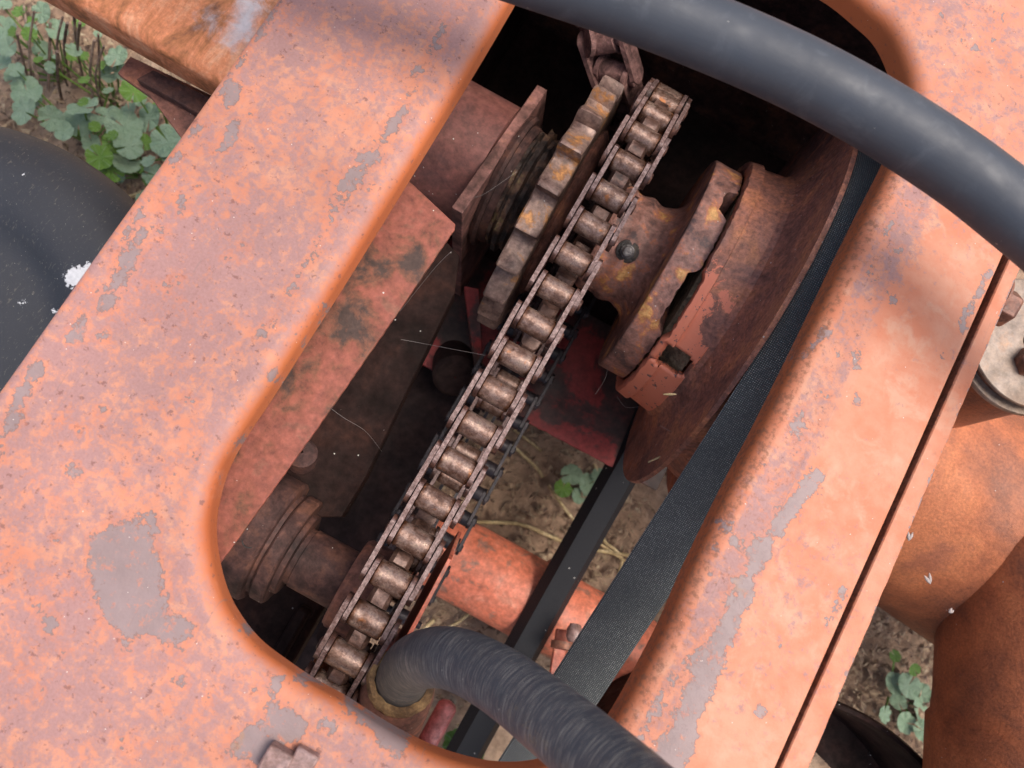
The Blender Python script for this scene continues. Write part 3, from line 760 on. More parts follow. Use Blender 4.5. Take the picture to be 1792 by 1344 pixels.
gn = part('grease_nipple', lathe([(0, .0001), (0, .0062), (.004, .0062), (.0045, .0042), (.007, .0040), (.009, .0047), (.0105, .0042), (.0112, .0022), (.0106, .0001)], 20, nb, na), rusty('old_zinc', [(.3, (.05, .045, .045)), (.7, (.14, .13, .13))], 90, 300, (.3, .5), metal=.5), ns_, 40)

# pulley: drum casting with dish and thin rim
pu = thing('belt_pulley', 'flaking red casting and large dished pulley between the hub and the drive belt', 'pulley')
def drum_edge(t):
    d = math.degrees((t+math.pi) % (2*math.pi)-math.pi)-CAMANG
    v = .0035*max(0., min(1., (17-abs(d+9))/4.))
    return v + .0014*mnoise.noise(Vector((math.cos(t)*22, math.sin(t)*22, 8)))
NS = 40; dp = []
XD = XE+.0012; XD2 = .1245
dp.append((XD, RD-.012)); dp.append((XD, RD-.003)); dp.append((XD+.0008, RD-.0008))
for k in range(1, 15):
    x = XD+.0008+(.0105)*k/14; dp.append((x, RD-.0008+.0022*k/14 + (0)))
for k in range(1, 29):
    x = XD+.0113+(XD2-XD-.0113)*k/28
    r = RD+.0014+ (-.0030 if k < 3 else -.0034) + .004*(k/28)
    dp.append((x, r))
def drum_r(t, x, r):
    return r*(1+.005*mnoise.noise(Vector((math.cos(t)*5, math.sin(t)*5, x*30))))
def slot_drop(t, x, r):
    if r < RD-.005: return False
    d = math.degrees((t+math.pi) % (2*math.pi)-math.pi)-CAMANG
    # oblong window through the drum wall, rounded at its right end
    yy = (d+30.)/57.3*RD; xx = x
    h = .0125+.0016*mnoise.noise(Vector((x*150, 0, 4)))
    if xx < .0965: return abs(yy-.0015) < h*.9
    if xx < .1120: return abs(yy) < h
    return (xx-.1120)**2+yy*yy < h*h
def mat_drum():
    m = NT('flaking_red_orange_casting'); n1 = m.noise(24, 9, .7, dist=.4); n2 = m.noise(260, 6, .72); n3 = m.noise(70, 6, .65)
    ru = m.ramp(n1, [(.36, (.13, .060, .048)), (.47, (.235, .100, .072)), (.55, (.33, .130, .080)), (.64, (.42, .165, .08))])
    ru = m.mix(1., ru, m.ramp(n2, [(.32, .45), (.66, 1.4)]), 'MULTIPLY')
    pt = m.mix(n3, (.62, .165, .085), (.66, .24, .155))
    k = m.math('ADD', m.attr('paint'), m.math('MULTIPLY_ADD', m.noise(48, 7, .7, dist=.3), 2.2, -1.1))
    pm = m.step(k, .47, .53)
    col = m.mix(pm, ru, pt)
    col = m.mix(m.math('MULTIPLY', pm, m.step(m.noise(150, 5, .65), .60, .64)), col, (.12, .075, .07))
    col = m.specks(col, 170, .10, .62)
    b = m.bump(pm, .4, .0004); b = m.bump(n2, .5, .0008, b)
    return m.done(col, m.ramp(n3, [(.3, .42), (.7, .7)]), 0., b, .5)
dr = part('drum', lathe(dp, 300, AXC, rfun=drum_r, drop=slot_drop, xfun=lambda t, x, r: x+drum_edge(t)*max(0, 1-(x-XD)/.008)), mat_drum(), pu, 40)
pa = dr.data.attributes.new('paint', 'FLOAT', 'POINT'); pv_ = []
for v_ in dr.data.vertices:
    t_ = math.atan2(v_.co.y-AY, v_.co.z-AZ); d_ = math.degrees(t_)-CAMANG
    pv_.append(max(0., min(1.15, (30-d_)/40.))*(1.-.60*max(0., min(1., (v_.co.x-.098)/.022))*max(0., min(1., (d_+45)/30.))))
pa.data.foreach_set('value', pv_)
sm = dr.modifiers.new('wall', 'SOLIDIFY'); sm.thickness = .007; sm.offset = -1
part('packed_dirt', lathe([(XD+.002, .03), (XD+.002, .094), (XD+.012, .099), (XD+.024, .106), (XD2-.004, .112)], 200, AXC, rfun=lambda t, x, r: r+(.0035*mnoise.noise(Vector((math.cos(t)*24, math.sin(t)*24, x*180))) if r > .05 else 0)), DIRTY, pu, 60)
XR = .1395
wp = [(XD2-.003, RD-.004), (XD2-.0015, RD+.0012), (XD2+.004, RD+.0048), (XD2+.008, RD+.0125), (XD2+.011, RD+.0245)]
wp += [(XR-.0018, .163), (XR-.0012, .180), (XR-.0009, .187), (XR-.0008, .1895), (XR+.003, .1898), (XR+.0036, .188), (XR+.005, .165), (XR+.02, .158), (XR+.040, .165), (XR+.048, .186), (XR+.051, .186), (XR+.051, .04)]
part('dished_rim', lathe(wp, 220, AXC, rfun=lambda t, x, r: r+(.0006*mnoise.noise(Vector((math.cos(t)*14, math.sin(t)*14, x*40))) if r > .14 else 0)), mat_drum(), pu, 25)

# ------------------------------------------------------------------ drive belt: closed loop over the pulley and a low wheel out of view
BX0, BX1 = XR+.0042, XR+.0042+.0435
cA = Vector((AY, AZ)); cB = Vector((-.52, .13)); RA, RBp = .1845, .085
d = cB-cA; L = d.length; th = math.atan2(d.y, d.x); be = math.acos((RA-RBp)/L)
bl = []
a_up = th-be; a_lo = th+be
def pol(c, r, a): return c+Vector((math.cos(a), math.sin(a)))*r
u1, u2 = pol(cA, RA, a_up), pol(cB, RBp, a_up)
for k in range(60): bl.append(u1.lerp(u2, k/60))
for k in range(30): bl.append(pol(cB, RBp, a_up+2*be*k/30))
l1, l2 = pol(cB, RBp, a_lo), pol(cA, RA, a_lo)
for k in range(60):
    q = l1.lerp(l2, k/60); q.y -= .012*math.sin(math.pi*k/60); bl.append(q)
for k in range(80): bl.append(pol(cA, RA, a_lo+(2*math.pi-2*be)*k/80))
bv = []; bf = []; buv = []
nB = len(bl); acc = 0; svals = []
for i in range(nB):
    svals.append(acc); acc += (bl[(i+1) % nB]-bl[i]).length
sec = [(0, 0), (.0012, .0008), (.0423, .0008), (.0435, 0), (.034, -.019), (.0095, -.019)]
for i in range(nB):
    t = (bl[(i+1) % nB]-bl[i-1]).normalized(); no = Vector((t.y, -t.x))
    mid = (cA+cB)/2
    # outward normal: away from the loop's inside
    wgt = (bl[i]-mid)
    if no.dot(bl[i]-(cA if (bl[i]-cA).length < .3 else (cB if (bl[i]-cB).length < .25 else mid))) < 0: no = -no
    for (x, h) in sec: bv.append((BX0+x, bl[i].x+no.x*h, bl[i].y+no.y*h))
ns = len(sec)
for i in range(nB):
    i2 = (i+1) % nB
    for k in range(ns):
        bf.append((i*ns+k, i*ns+(k+1) % ns, i2*ns+(k+1) % ns, i2*ns+k))
me = mesh('drive_belt', bv, bf, BELT)
uvl = me.uv_layers.new(name='UVMap')
for p in me.polygons:
    for li in p.loop_indices:
        vi = me.loops[li].vertex_index; i = vi//ns
        s = svals[i]
        if p.index//ns == nB-1 and i == 0: s = acc
        co = me.vertices[vi].co
        uvl.data[li].uv = (s, co.x if p.index % ns < 3 else .0)
fix(me); me.polygons.foreach_set('use_smooth', [True]*len(me.polygons)); me.set_sharp_from_angle(angle=R_(30))
ia = me.attributes.new('inner', 'FLOAT', 'FACE'); ia.data.foreach_set('value', [0. if p.index % ns < 3 else 1. for p in me.polygons])
belt = tag(obj('drive_belt', me), 'wide black woven drive belt running beside the right arm of the frame', 'belt')

# ------------------------------------------------------------------ second chain behind the worn sprocket, and the wide dark chain below
oc_m = chain_meshes('old_chain', P_, .024, .0105, .0042, OLDCH, OLDCH, .0125)
A = at(1046, 10, .505); B = at(1066, 100, .495); D_ = at(1088, 172, .44)
pl = resample(crom([A+(A-B)*1.3, A, B, D_, D_+Vector((.012, .0, -.10))], 24), 400, False)
pp = [pl[0]]
for p in pl:
    if (p-pp[-1]).length >= P_: pp.append(p)
old = thing('old_chain', 'flaking rusty chain hanging behind the worn sprocket', 'chain')
lay_chain(old, pp, Vector((.99, -.05, -.10)), oc_m, False, .0008)

wide = thing('wide_chain', 'oily black wide chain running below the rusty roller chain', 'chain')
wide_m = chain_meshes('wide_chain', P_, .0225, .0080, .0032, DARKCH, DARKCH, .0088, (-.0222, .0222))
w0, w1 = at(716, 1085, .262), at(1010, 560, .262)
wd_ = (w1-w0); wn = int(wd_.length/P_)+3; wdir = Vector((0, 1, 0))
wx = -.004
lay_chain(wide, [Vector((wx, w0.y+k*P_, .262-.004*math.sin(math.pi*k/wn))) for k in range(wn)], XAX, wide_m, False)

# ------------------------------------------------------------------ lower shaft with flanged bearing
lsft = thing('lower_shaft', 'thick brown shaft reaching from the bearing housing to the lower sprocket', 'shaft')
part('shaft', lathe([(-.20, .001), (-.20, .0235), (-.078, .0235), (-.0775, .0245), (XC-.0365, .0245), (XC-.0365, .001)], 56, c2v), RUSTD, lsft, 30)
bh = thing('bearing_housing', 'dark cast bearing housing with a drilled hole below the guard plate', 'bearing')
def cam_r(t, x, r):
    d = (t - R_(38) + math.pi) % (2*math.pi)-math.pi
    return r*(1+.10*math.exp(-(d/.55)**2))
part('housing', lathe([(-.20, .02), (-.20, .046), (-.132, .046), (-.130, .0475), (-.1285, .050), (-.105, .0505), (-.1025, .048), (-.102, .042), (-.099, .041), (-.0985, .02)], 90, c2v, rfun=cam_r), RUSTD, bh, 30)
part('collar', lathe([(-.0985, .02), (-.0985, .0435), (-.097, .0445), (-.088, .0445), (-.0865, .043), (-.0865, .034), (-.0825, .0335), (-.082, .02)], 60, c2v), RUSTD, bh, 30)
hb = Vector((-.112, c2.x, c2.y)); ha = Vector((0, math.sin(R_(-2)), math.cos(R_(-2))))
part('drilled_hole', lathe([(.0490, .0058), (.0510, .0055), (.0512, .0048), (.0506, .0040), (.044, .0038), (.042, .0001)], 20, hb, ha), GREASE, bh, 40)
part('cap_bolt', lathe([(0, .001), (0, .011), (.016, .0115), (.018, .009), (.018, .001)], 20, at(528, 806, .50), (0, .35, 1)), RUSTD, bh, 30)
# side plates around the lower sprocket
cg = thing('chain_case', 'orange red side plates either side of the lower sprocket with a ragged rusted hole', 'bracket')
def xplate(name, x, uvs, th, mat, parent, hole=None):
    pts = [atx(u, v, x) for u, v in uvs]
    return part(name, prism([Vector((x, p.y, p.z)) for p in pts], (th, 0, 0)), mat, parent, 25, .0005)
lp = [at(530, 1195, .470), at(566, 1120, .475), at(600, 1062, .478), at(640, 1030, .45), at(640, 1110, .42), at(590, 1200, .42)]
part('side_plate', prism(lp, (.0, 0, -.003)), ORANGE, cg, 25, .0005)
hc = at(574, 1108, .4752); hp = []
for k in range(26):
    a = 2*math.pi*k/26; rr = .0095*(1+.55*mnoise.noise(Vector((math.cos(a)*2.5, math.sin(a)*2.5, 0))))
    hp.append(at(574+rr*math.cos(a)*2200, 1106+rr*math.sin(a)*2400, .4755))
part('rusted_hole', prism(hp, (0, 0, -.0004)), DARKS, cg, 25)
rp_ = [(-.02, .535), (-.05, .540), (-.10, .535), (-.16, .52), (-.28, .46), (-.28, .33), (-.03, .33), (.0, .45)]
part('side_plate', prism([Vector((XC+.0235, y, z)) for y, z in rp_], (.003, 0, 0)), REDP, cg, 25, .0005)
part('foot_flange', box((.034, -.155, .335), (.05, .10, .003)), REDP, cg, 25, .0005)

# ------------------------------------------------------------------ dark inner sheet metal
hz = thing('shade_housing', 'added dark sheet metal housing that shades the back of the opening', 'housing')  # walls added as occluders to keep the back of the opening dark
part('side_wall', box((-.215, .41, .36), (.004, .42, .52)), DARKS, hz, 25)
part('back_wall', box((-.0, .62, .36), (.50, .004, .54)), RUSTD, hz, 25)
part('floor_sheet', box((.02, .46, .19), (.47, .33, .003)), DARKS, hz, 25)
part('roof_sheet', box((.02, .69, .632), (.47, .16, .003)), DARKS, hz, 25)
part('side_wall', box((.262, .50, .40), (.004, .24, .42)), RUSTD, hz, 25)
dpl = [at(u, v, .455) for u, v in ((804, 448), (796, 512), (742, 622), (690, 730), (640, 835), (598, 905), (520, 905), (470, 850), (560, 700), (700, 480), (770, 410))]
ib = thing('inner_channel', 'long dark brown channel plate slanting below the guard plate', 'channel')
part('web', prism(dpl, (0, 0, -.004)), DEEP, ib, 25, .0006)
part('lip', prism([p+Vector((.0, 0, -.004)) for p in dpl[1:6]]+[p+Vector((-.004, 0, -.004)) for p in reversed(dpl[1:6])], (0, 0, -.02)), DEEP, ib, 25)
dp_ = thing('upright_bar', 'flat dark red bar beneath the flange plate corner', 'bar')
pA, pB = at(820, 575, .34), at(838, 660, .23)
part('bar', prism([at(812, 500, .30), at(838, 505, .30), at(846, 650, .23), at(832, 652, .23)], (0, 0, -.012)), REDG, dp_, 25, .001)
st = thing('dark_stub', 'dark round stub seen deep between the channel and the chain', 'stub')
sc_ = at(795, 640, .20)
part('barrel', lathe([(-.03, .001), (-.03, .026), (.028, .026), (.032, .022), (.032, .001)], 32, sc_, (.3, -.5, .8)), DARKS, st, 30)
part('rim', lathe([(-.03, .024), (-.03, .034), (-.024, .034), (-.024, .024)], 32, sc_, (.3, -.5, .8)), DARKS, st, 30)
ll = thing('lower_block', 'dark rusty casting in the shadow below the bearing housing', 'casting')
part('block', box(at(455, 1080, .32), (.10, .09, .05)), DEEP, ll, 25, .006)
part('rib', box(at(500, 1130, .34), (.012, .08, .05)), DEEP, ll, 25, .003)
# red floor pan
rs = thing('red_pan', 'red painted sheet with black grime deep under the hub', 'sheet')
e0, e1 = at(900, 727, .20), at(1120, 843, .20)
rpan = [Vector((-.20, e0.y-.0, .20)), Vector((e0.x, e0.y, .20))] + [e0.lerp(e1, k/20)+Vector((0, .0015*mnoise.noise(Vector((k*.7, 0, 0))), 0)) for k in range(1, 21)] + [Vector((.21, e1.y, .20)), Vector((.21, .30, .207)), Vector((-.20, .30, .207))]
part('sheet', prism(rpan, (0, 0, -.003)), REDG, rs, 25, .0006)
# left dark tray added to hide the ground where only deep shade should show
tr = thing('shade_backing', 'dark tray added to stand for deep shade left of the wide chain', 'backing')
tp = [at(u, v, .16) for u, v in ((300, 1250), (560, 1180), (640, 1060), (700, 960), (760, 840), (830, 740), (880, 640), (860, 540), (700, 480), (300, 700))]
part('backing', prism(tp, (0, 0, -.003)), DARKS, tr, 25)

# ------------------------------------------------------------------ lower cross tube (salmon) with ring
lt = thing('lower_roller', 'faded orange round roller with a raised ring low behind the belt', 'roller')
ta, tb = at(840, 1010, .115), at(1010, 1070, .115)
tc_ = at(865, 1015, .10)
RT = .052
tx0, tx1 = at(735, 1000, .12).x-.02, .42
def tubecol(): return ORANGE
SALM = rusty('salmon_paint_chipped', [(.26, (.20, .11, .09)), (.36, (.36, .16, .11)), (.42, (.60, .165, .09)), (.62, (.64, .20, .12)), (.75, (.66, .26, .17))], 26, 120, (.4, .6), bump=.2, gain=1.0)
part('barrel', lathe([(tx0, .01), (tx0, RT), (.42, RT), (.42, .01)], 64, (0, tc_.y, .085)), SALM, lt, 30)
rx = at(955, 1035, .13).x
part('ring', lathe([(rx-.005, .04), (rx-.005, RT+.006), (rx+.005, RT+.006), (rx+.005, .04)], 64, (0, tc_.y, .085)), SALM, lt, 30, .0008)

# red rod, lever
rod = thing('red_rod', 'short round red rod near the bottom edge of the opening', 'rod')
ra_, rb_ = at(738, 1318, .44), at(783, 1236, .44)
part('rod_body', tube([ra_+(ra_-rb_)*.6, ra_, rb_, rb_+(rb_-ra_).normalized()*.003, rb_+(rb_-ra_).normalized()*.0045], [.0082, .0082, .0082, .006, .002], 18), rusty('rosy_red_paint', [(.3, (.20, .06, .05)), (.55, (.36, .11, .10)), (.75, (.46, .18, .16))], 40, 200, (.35, .6), bump=.3), rod, 50)
lv = thing('red_lever', 'small red lever with a mauve knob behind the lower belt run', 'lever')
k0 = at(1005, 1108, .20)
part('knob', lathe([(-.010, .001), (-.010, .006), (-.004, .009), (.004, .009), (.010, .006), (.010, .001)], 20, k0, (.3, -1, .2)), BOLTM, lv, 50)
part('arm', box(at(975, 1160, .17), (.014, .075, .010), (Vector((.9, .3, 0)).normalized(), Vector((-.3, .9, 0)).normalized(), Vector((0, 0, 1)))), REDP, lv, 25, .0012)
part('collar', lathe([(-.004, .001), (-.004, .014), (.004, .014), (.004, .001)], 24, at(985, 1130, .185), (.3, -1, .2)), NUTD, lv, 30)

# ------------------------------------------------------------------ hoses
def hose(name, pts, rad, mat, label, nseg=14, seg=40):
    path = resample(crom(pts, nseg), nseg*len(pts)*2, False)
    v, f = tube(path, rad, seg, False)
    me = mesh(name, v, f, mat, 180); uvl = me.uv_layers.new(name='UVMap')
    L = [0]
    for i in range(1, len(path)): L.append(L[-1]+(path[i]-path[i-1]).length)
    for p in me.polygons:
        ks = [me.loops[l].vertex_index % seg for l in p.loop_indices]; wrap = max(ks)-min(ks) > 2
        for li in p.loop_indices:
            vi = me.loops[li].vertex_index; k = vi % seg
            if wrap and k == 0: k = seg
            uvl.data[li].uv = (L[vi//seg], 2*math.pi*rad*k/seg)
    o = obj(name, me); sm_ = o.modifiers.new('wall', 'SOLIDIFY'); sm_.thickness = .004; sm_.offset = -1
    return o, path
h1, _ = hose('hydraulic_hose', [at(-60, -420, .55), at(160, -330, .66), at(400, -235, .72), at(640, -150, .735), at(880, -70, .735), at(1110, 8, .735), at(1337, 100, .735), at(1500, 182, .735), at(1652, 277, .735), at(1760, 358, .735), at(1900, 480, .735), at(2040, 640, .735), at(2200, 900, .70), at(2300, 1200, .60), at(2330, 1500, .40), at(2300, 1700, .15)], .0190, HOSE1, '')
tag(h1, 'smooth thick black hose crossing above the top right of the frame', 'hose', 'black hoses')
hp_ = [at(672, 1268, .485), at(690, 1226, .53), at(718, 1166, .585), at(780, 1150, .632), at(862, 1183, .672), at(960, 1255, .712), at(1075, 1352, .752), at(1200, 1470, .79), at(1350, 1620, .82)]
e_ = hp_[-1]; hp_ += [e_+Vector((.06, -.10, .0)), e_+Vector((.14, -.24, -.08)), e_+Vector((.19, -.36, -.24)), e_+Vector((.21, -.45, -.46)), e_+Vector((.21, -.49, -.72))]
h2, p2 = hose('suction_hose', hp_, .0172, HOSE2, '')
tag(h2, 'crazed black hose arching up out of the opening over its bottom edge', 'hose', 'black hoses')
hf = thing('hose_fitting', 'brown fitting with a frayed straw-coloured collar round the lower hose end', 'fitting')
i0 = min(range(len(p2)), key=lambda i: (p2[i]-at(705, 1195, .558)).length)
fa = (p2[i0+2]-p2[i0-2]).normalized(); fc = p2[i0]
FRAY = rusty('frayed_fibre', [(.3, (.06, .035, .018)), (.5, (.14, .080, .036)), (.7, (.26, .165, .075))], 60, 300, (.7, .95), bump=1., bdist=.002)
part('frayed_collar', lathe([(-.004, .017), (-.0035, .0215), (0, .0228), (.0045, .0212), (.005, .0176)], 60, fc, fa, rfun=lambda t, x, r: r*(1+.06*mnoise.noise(Vector((math.cos(t)*5, math.sin(t)*5, x*200))))), FRAY, hf, 60)
part('socket', lathe([(-.095, .018), (-.095, .027), (-.012, .0245), (-.004, .022), (-.004, .0176)], 48, fc, fa), RUSTM, hf, 30)

# ------------------------------------------------------------------ left: cross beam, bracket, black cover
bm_ = thing('cross_beam', 'pale orange rust-streaked beam passing under the left arm at the top', 'beam')
bz = .575
q0, q1 = at(60, -2, bz-.032), at(378, 178, bz-.032)
byc = q1.y; pr = []
RBm = .009
for k in range(9):
    a = math.pi/2*k/8; pr.append((byc+RBm-RBm*math.cos(a), bz-RBm*.3-RBm+RBm*math.sin(a)+.010))
poly = [(byc+.012, bz-.0325), (byc+.003, bz-.031)] + [(byc, bz-.024)] + pr[1:] + [(byc+RBm+.006*k_, pr[-1][1]) for k_ in range(1, 20)] + [(byc+.145, pr[-1][1]), (byc+.155, bz-.02), (byc+.155, bz-.0325)]
slope = (q0.y-q1.y)/(q0.x-q1.x)
def beam_pt(x, y, z): return Vector((x, y+slope*(x-q1.x), z))
bv_ = []; bf_ = []
xs_ = [-.85+.7*k/160 for k in range(161)]
for x in xs_:
    for (y, z) in poly: bv_.append(beam_pt(x, y, z))
m = len(poly)
for k in range(160):
    for i in range(m): bf_.append((k*m+i, k*m+(i+1) % m, (k+1)*m+(i+1) % m, (k+1)*m+i))
def mat_beam():
    m = NT('pale_orange_rust_streaks'); st = m.scale((1., .28, 1.)); n1 = m.noise(46, 9, .7, dist=.5, vec=st); n2 = m.noise(300, 6, .7)
    col = m.ramp(n1, [(.34, (.14, .055, .028)), (.44, (.32, .12, .045)), (.52, (.50, .18, .08)), (.62, (.56, .27, .15))])
    col = m.mix(1., col, m.ramp(n2, [(.3, .7), (.7, 1.25)]), 'MULTIPLY')
    d = m.math('ADD', m.attr('wear'), m.math('MULTIPLY_ADD', m.noise(60, 7, .7, dist=.5), .05, -.025))
    wm = m.math('MULTIPLY', m.math('SUBTRACT', 1., m.step(d, -.014, .010)), .85)
    col = m.mix(wm, col, m.mix(n2, (.34, .34, .38), (.52, .53, .58)))  # bare metal patch, with its pale glare put into the colour
    b = m.bump(n1, .3, .001); b = m.bump(n2, .3, .0006, b)
    rg = m.mix(wm, (.55, .55, .55), (.3, .3, .3))
    return m.done(col, rg, 0., b, .5)
bw = part('beam_wall', (bv_, bf_), mat_beam(), bm_, 40)
wsg = [(at(a_, b_, bz).xy, at(c_, d_, bz).xy, h_/2500.) for a_, b_, c_, d_, h_ in ((440, 20, 425, 75, 24), (425, 75, 445, 95, 16), (455, 0, 440, 20, 14), (370, 45, 380, 52, 5))]
wv_ = []
for v_ in bw.data.vertices:
    best = .05
    for a_, b_, h_ in wsg:
        e_ = b_-a_; t_ = max(0, min(1, (v_.co.xy-a_).dot(e_)/max(e_.length_squared, 1e-12))); best = min(best, (v_.co.xy-(a_+e_*t_)).length-h_)
    wv_.append(best)
bw.data.attributes.new('wear', 'FLOAT', 'POINT').data.foreach_set('value', wv_)
br = thing('beam_bracket', 'dark brown rusty angle bracket below the pale beam', 'bracket')
bk = [at(u, v, .50) for u, v in ((205, 128), (228, 98), (420, 190), (420, 300), (325, 252), (262, 168))]
part('plate', prism(bk, (0, 0, -.006)), RUSTM, br, 25, .0008)
bk2 = [at(u, v, .512) for u, v in ((238, 138), (268, 122), (400, 186), (400, 235), (372, 212))]
part('upper_leaf', prism(bk2, (0, 0, -.010)), RUSTD, br, 25, .0008)
# domed cover
cz = .43
cc_ = at(-199, 640, cz); RC = (at(150, 272, cz)-cc_).length
prof = [(.0, RC), (.012, RC*1.0), (.022, RC*.992), (.032, RC*.972), (.041, RC*.94), (.048, RC*.90), (.053, RC*.85), (.0555, RC*.80), (.0565, RC*.74), (.0565, RC*.69), (.0555, RC*.66), (.053, RC*.63), (.050, RC*.605), (.048, RC*.58), (.047, RC*.55), (.0475, RC*.5), (.050, RC*.3), (.051, .001)]
pf = resample(crom([Vector((a, b, 0)) for a, b in prof], 6), 70, False)
co_ = M_('domed_cover', lathe([(-.22, RC*.98), (-.10, RC)]+[(p.x-.05, p.y) for p in pf], 200, cc_, (0, 0, 1)), COVER, 50)
sp_ = [(at(a, b, cz+.0).xy, at(c, d, cz).xy, h/2000.) for a, b, c, d, h in ((132, 492, 160, 478, 13), (138, 480, 150, 488, 12), (95, 542, 96, 543, 2.5), (30, 530, 40, 528, 2), (50, 308, 51, 309, 1))]
vals = []
for v in co_.vertices:
    best = .05
    for a, b, h in sp_:
        e = b-a; t = max(0, min(1, (v.co.xy-a).dot(e)/max(e.length_squared, 1e-12))); best = min(best, (v.co.xy-(a+e*t)).length-h)
    vals.append(best if v.co.z > cz-.03 else .05)
a = co_.attributes.new('wear', 'FLOAT', 'POINT'); a.data.foreach_set('value', vals)
tag(obj('domed_cover', co_), 'rounded black plastic cover with dust specks and a white dropping at far left', 'cover')

# ------------------------------------------------------------------ right: rusty gearbox with grey flange
gb = thing('gearbox', 'large orange rusty gearbox casting beyond the right arm with a round neck', 'gearbox')
fz = .565
fc_ = at(1812, 600, fz); FR = (at(1812, 715, fz)-fc_).length
part('body', lathe([(fz-.20, FR*1.12), (fz-.07, FR*1.0), (fz-.03, FR*.97), (fz-.0165, FR*.97), (fz-.0165, .01)], 120, (fc_.x, fc_.y, 0), (0, 0, 1)), CASTR, gb, 40)
bc = at(1652, 880, .33); BR = .128
bpf = [(-.17, .01), (-.17, BR*.94), (-.16, BR)] + [(-.16+.5*k/20, BR*(1+.0*k)) for k in range(1, 21)] + [(.34, .01)]
part('axle_tube', lathe(bpf, 120, bc, (1, -.10, 0)), CASTR, gb, 40)
# neck tube running out towards the near right corner
n0, n1 = at(1850, 985, .40), at(1846, 1420, .40)
nd = (n1-n0); nd.z = 0; nl_ = nd.length; nd.normalize(); NR = (at(1850, 1200, .40)-at(1672, 1200, .40)).length
prof = []
for k in range(13):
    a = math.pi/2*k/12; prof.append((-NR*.62*math.cos(a), max(.0005, NR*.97*math.sin(a))))
prof += [(nl_*.3, NR), (nl_*.62, NR*1.005), (nl_*.70, NR*1.02), (nl_*.72, NR*1.06), (nl_, NR*1.06)]
part('neck', lathe(prof, 110, n0, nd), CASTR, gb, 50)
gfl = thing('grey_flange', 'pale grey round flange plates on top of the rusty gearbox', 'flange')
part('upper_disc', lathe([(fz-.004, .01), (fz-.004, FR*.985), (fz-.003, FR), (fz-.0008, FR), (fz, FR*.99), (fz, .01)], 120, (fc_.x, fc_.y, 0), (0, 0, 1)), GREYF, gfl, 30)
part('lower_disc', lathe([(fz-.016, .01), (fz-.016, FR*1.06), (fz-.0150, FR*1.07), (fz-.0115, FR*1.07), (fz-.0105, FR*1.06), (fz-.0105, .01)], 120, (fc_.x, fc_.y, 0), (0, 0, 1)), GREYF, gfl, 30)
part('spacer', lathe([(fz-.0105, FR*.93), (fz-.004, FR*.93)], 90, (fc_.x, fc_.y, 0), (0, 0, 1)), NUTD, gfl, 30)
nt_ = hexbolt('flange_nut', at(1800, 636, fz), (0, 0, 1), .0125, .010, NUTD, gfl, .016, .007)
# dark drum edge in the lower right corner
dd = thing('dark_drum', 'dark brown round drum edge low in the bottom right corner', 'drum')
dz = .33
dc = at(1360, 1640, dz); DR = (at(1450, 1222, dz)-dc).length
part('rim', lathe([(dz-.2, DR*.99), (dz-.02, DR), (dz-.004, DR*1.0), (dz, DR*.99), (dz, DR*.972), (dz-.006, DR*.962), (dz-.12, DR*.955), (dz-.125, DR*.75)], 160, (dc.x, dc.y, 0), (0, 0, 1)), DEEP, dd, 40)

# ------------------------------------------------------------------ ground cover
def leaf_mesh(name, seed, lobes, mat):
    rnd = random.Random(seed); n = 64; vs_ = [Vector((0, 0, 0))]; fs = []
    ring1 = []; rads = []
    for k in range(n):
        a = math.pi*(-.965+1.93*k/(n-1))                      # notch behind at the stalk
        lob = abs(math.cos(lobes*a/2))
        r = .86+.14*lob**.5+.03*math.sin(lobes*4*a)*.6+.02*rnd.uniform(-1, 1); rads.append((a, r, lob))
    for f, zf in ((.35, .0), (.7, .0), (1., 0.)):
        for (a, r, lob) in rads:
            rr = r*f
            z = .16*f*(lob-.55)*min(1, f*1.3) + .08*f*f + .05*f*math.sin(2*a+seed)
            vs_.append(Vector((rr*math.sin(a)*.5, rr*math.cos(a)*.5, z*.5)))
    for k in range(n-1):
        fs.append((0, 1+k, 2+k))
        for j in range(2):
            o = 1+j*n; fs.append((o+k, o+n+k, o+n+k+1, o+k+1))
    return mesh(name, vs_, fs, mat, 180)
LM = [leaf_mesh('mallow_leaf_a', 1, 7, LEAF1), leaf_mesh('mallow_leaf_b', 2, 5, LEAF1), leaf_mesh('mallow_leaf_c', 3, 7, LEAF2), leaf_mesh('mallow_leaf_d', 4, 6, LEAF1)]
def plant(leaves, label, group=None, zr=(.05, .12), root=None):
    """leaves: (u, v, diameter in picture px, kind or None)"""
    pts = []
    for (u, v, d, k) in leaves:
        z = random.uniform(*zr); pts.append((at(u, v, z), d, k))
    c = sum((p[0] for p in pts), Vector())/len(pts); c.z = -.01
    t = tag(obj('mallow_plant', None, None, Matrix.Translation(c)), label, 'plant', group)
    st_ = []
    for p, d, k in pts:
        q = p-c; sz = d*(CAM_Z-p.z)/FPX
        ml = LM[k if k is not None else random.choice((0, 1, 3))]
        tilt = Matrix.Rotation(random.uniform(-.45, .45), 4, 'X') @ Matrix.Rotation(random.uniform(-.45, .45), 4, 'Y')
        obj('leaf', ml, t, Matrix.Translation(q) @ tilt @ Matrix.Rotation(random.uniform(0, 6.28), 4, 'Z') @ Matrix.Scale(sz, 4))
        mid = Vector((q.x*.6, q.y*.6, q.z*.55))
        part('stalk', tube([Vector((q.x*.12, q.y*.12, 0)), mid, q-Vector((0, 0, .001))], [.0017, .0014, .001], 6), LEAF2, t, 60)
    return t
A1 = [(187, 205, 62, 0), (217, 222, 66, 0), (224, 256, 52, 0), (221, 283, 50, 3), (194, 298, 46, 2), (174, 275, 46, 2), (200, 250, 40, 2)]
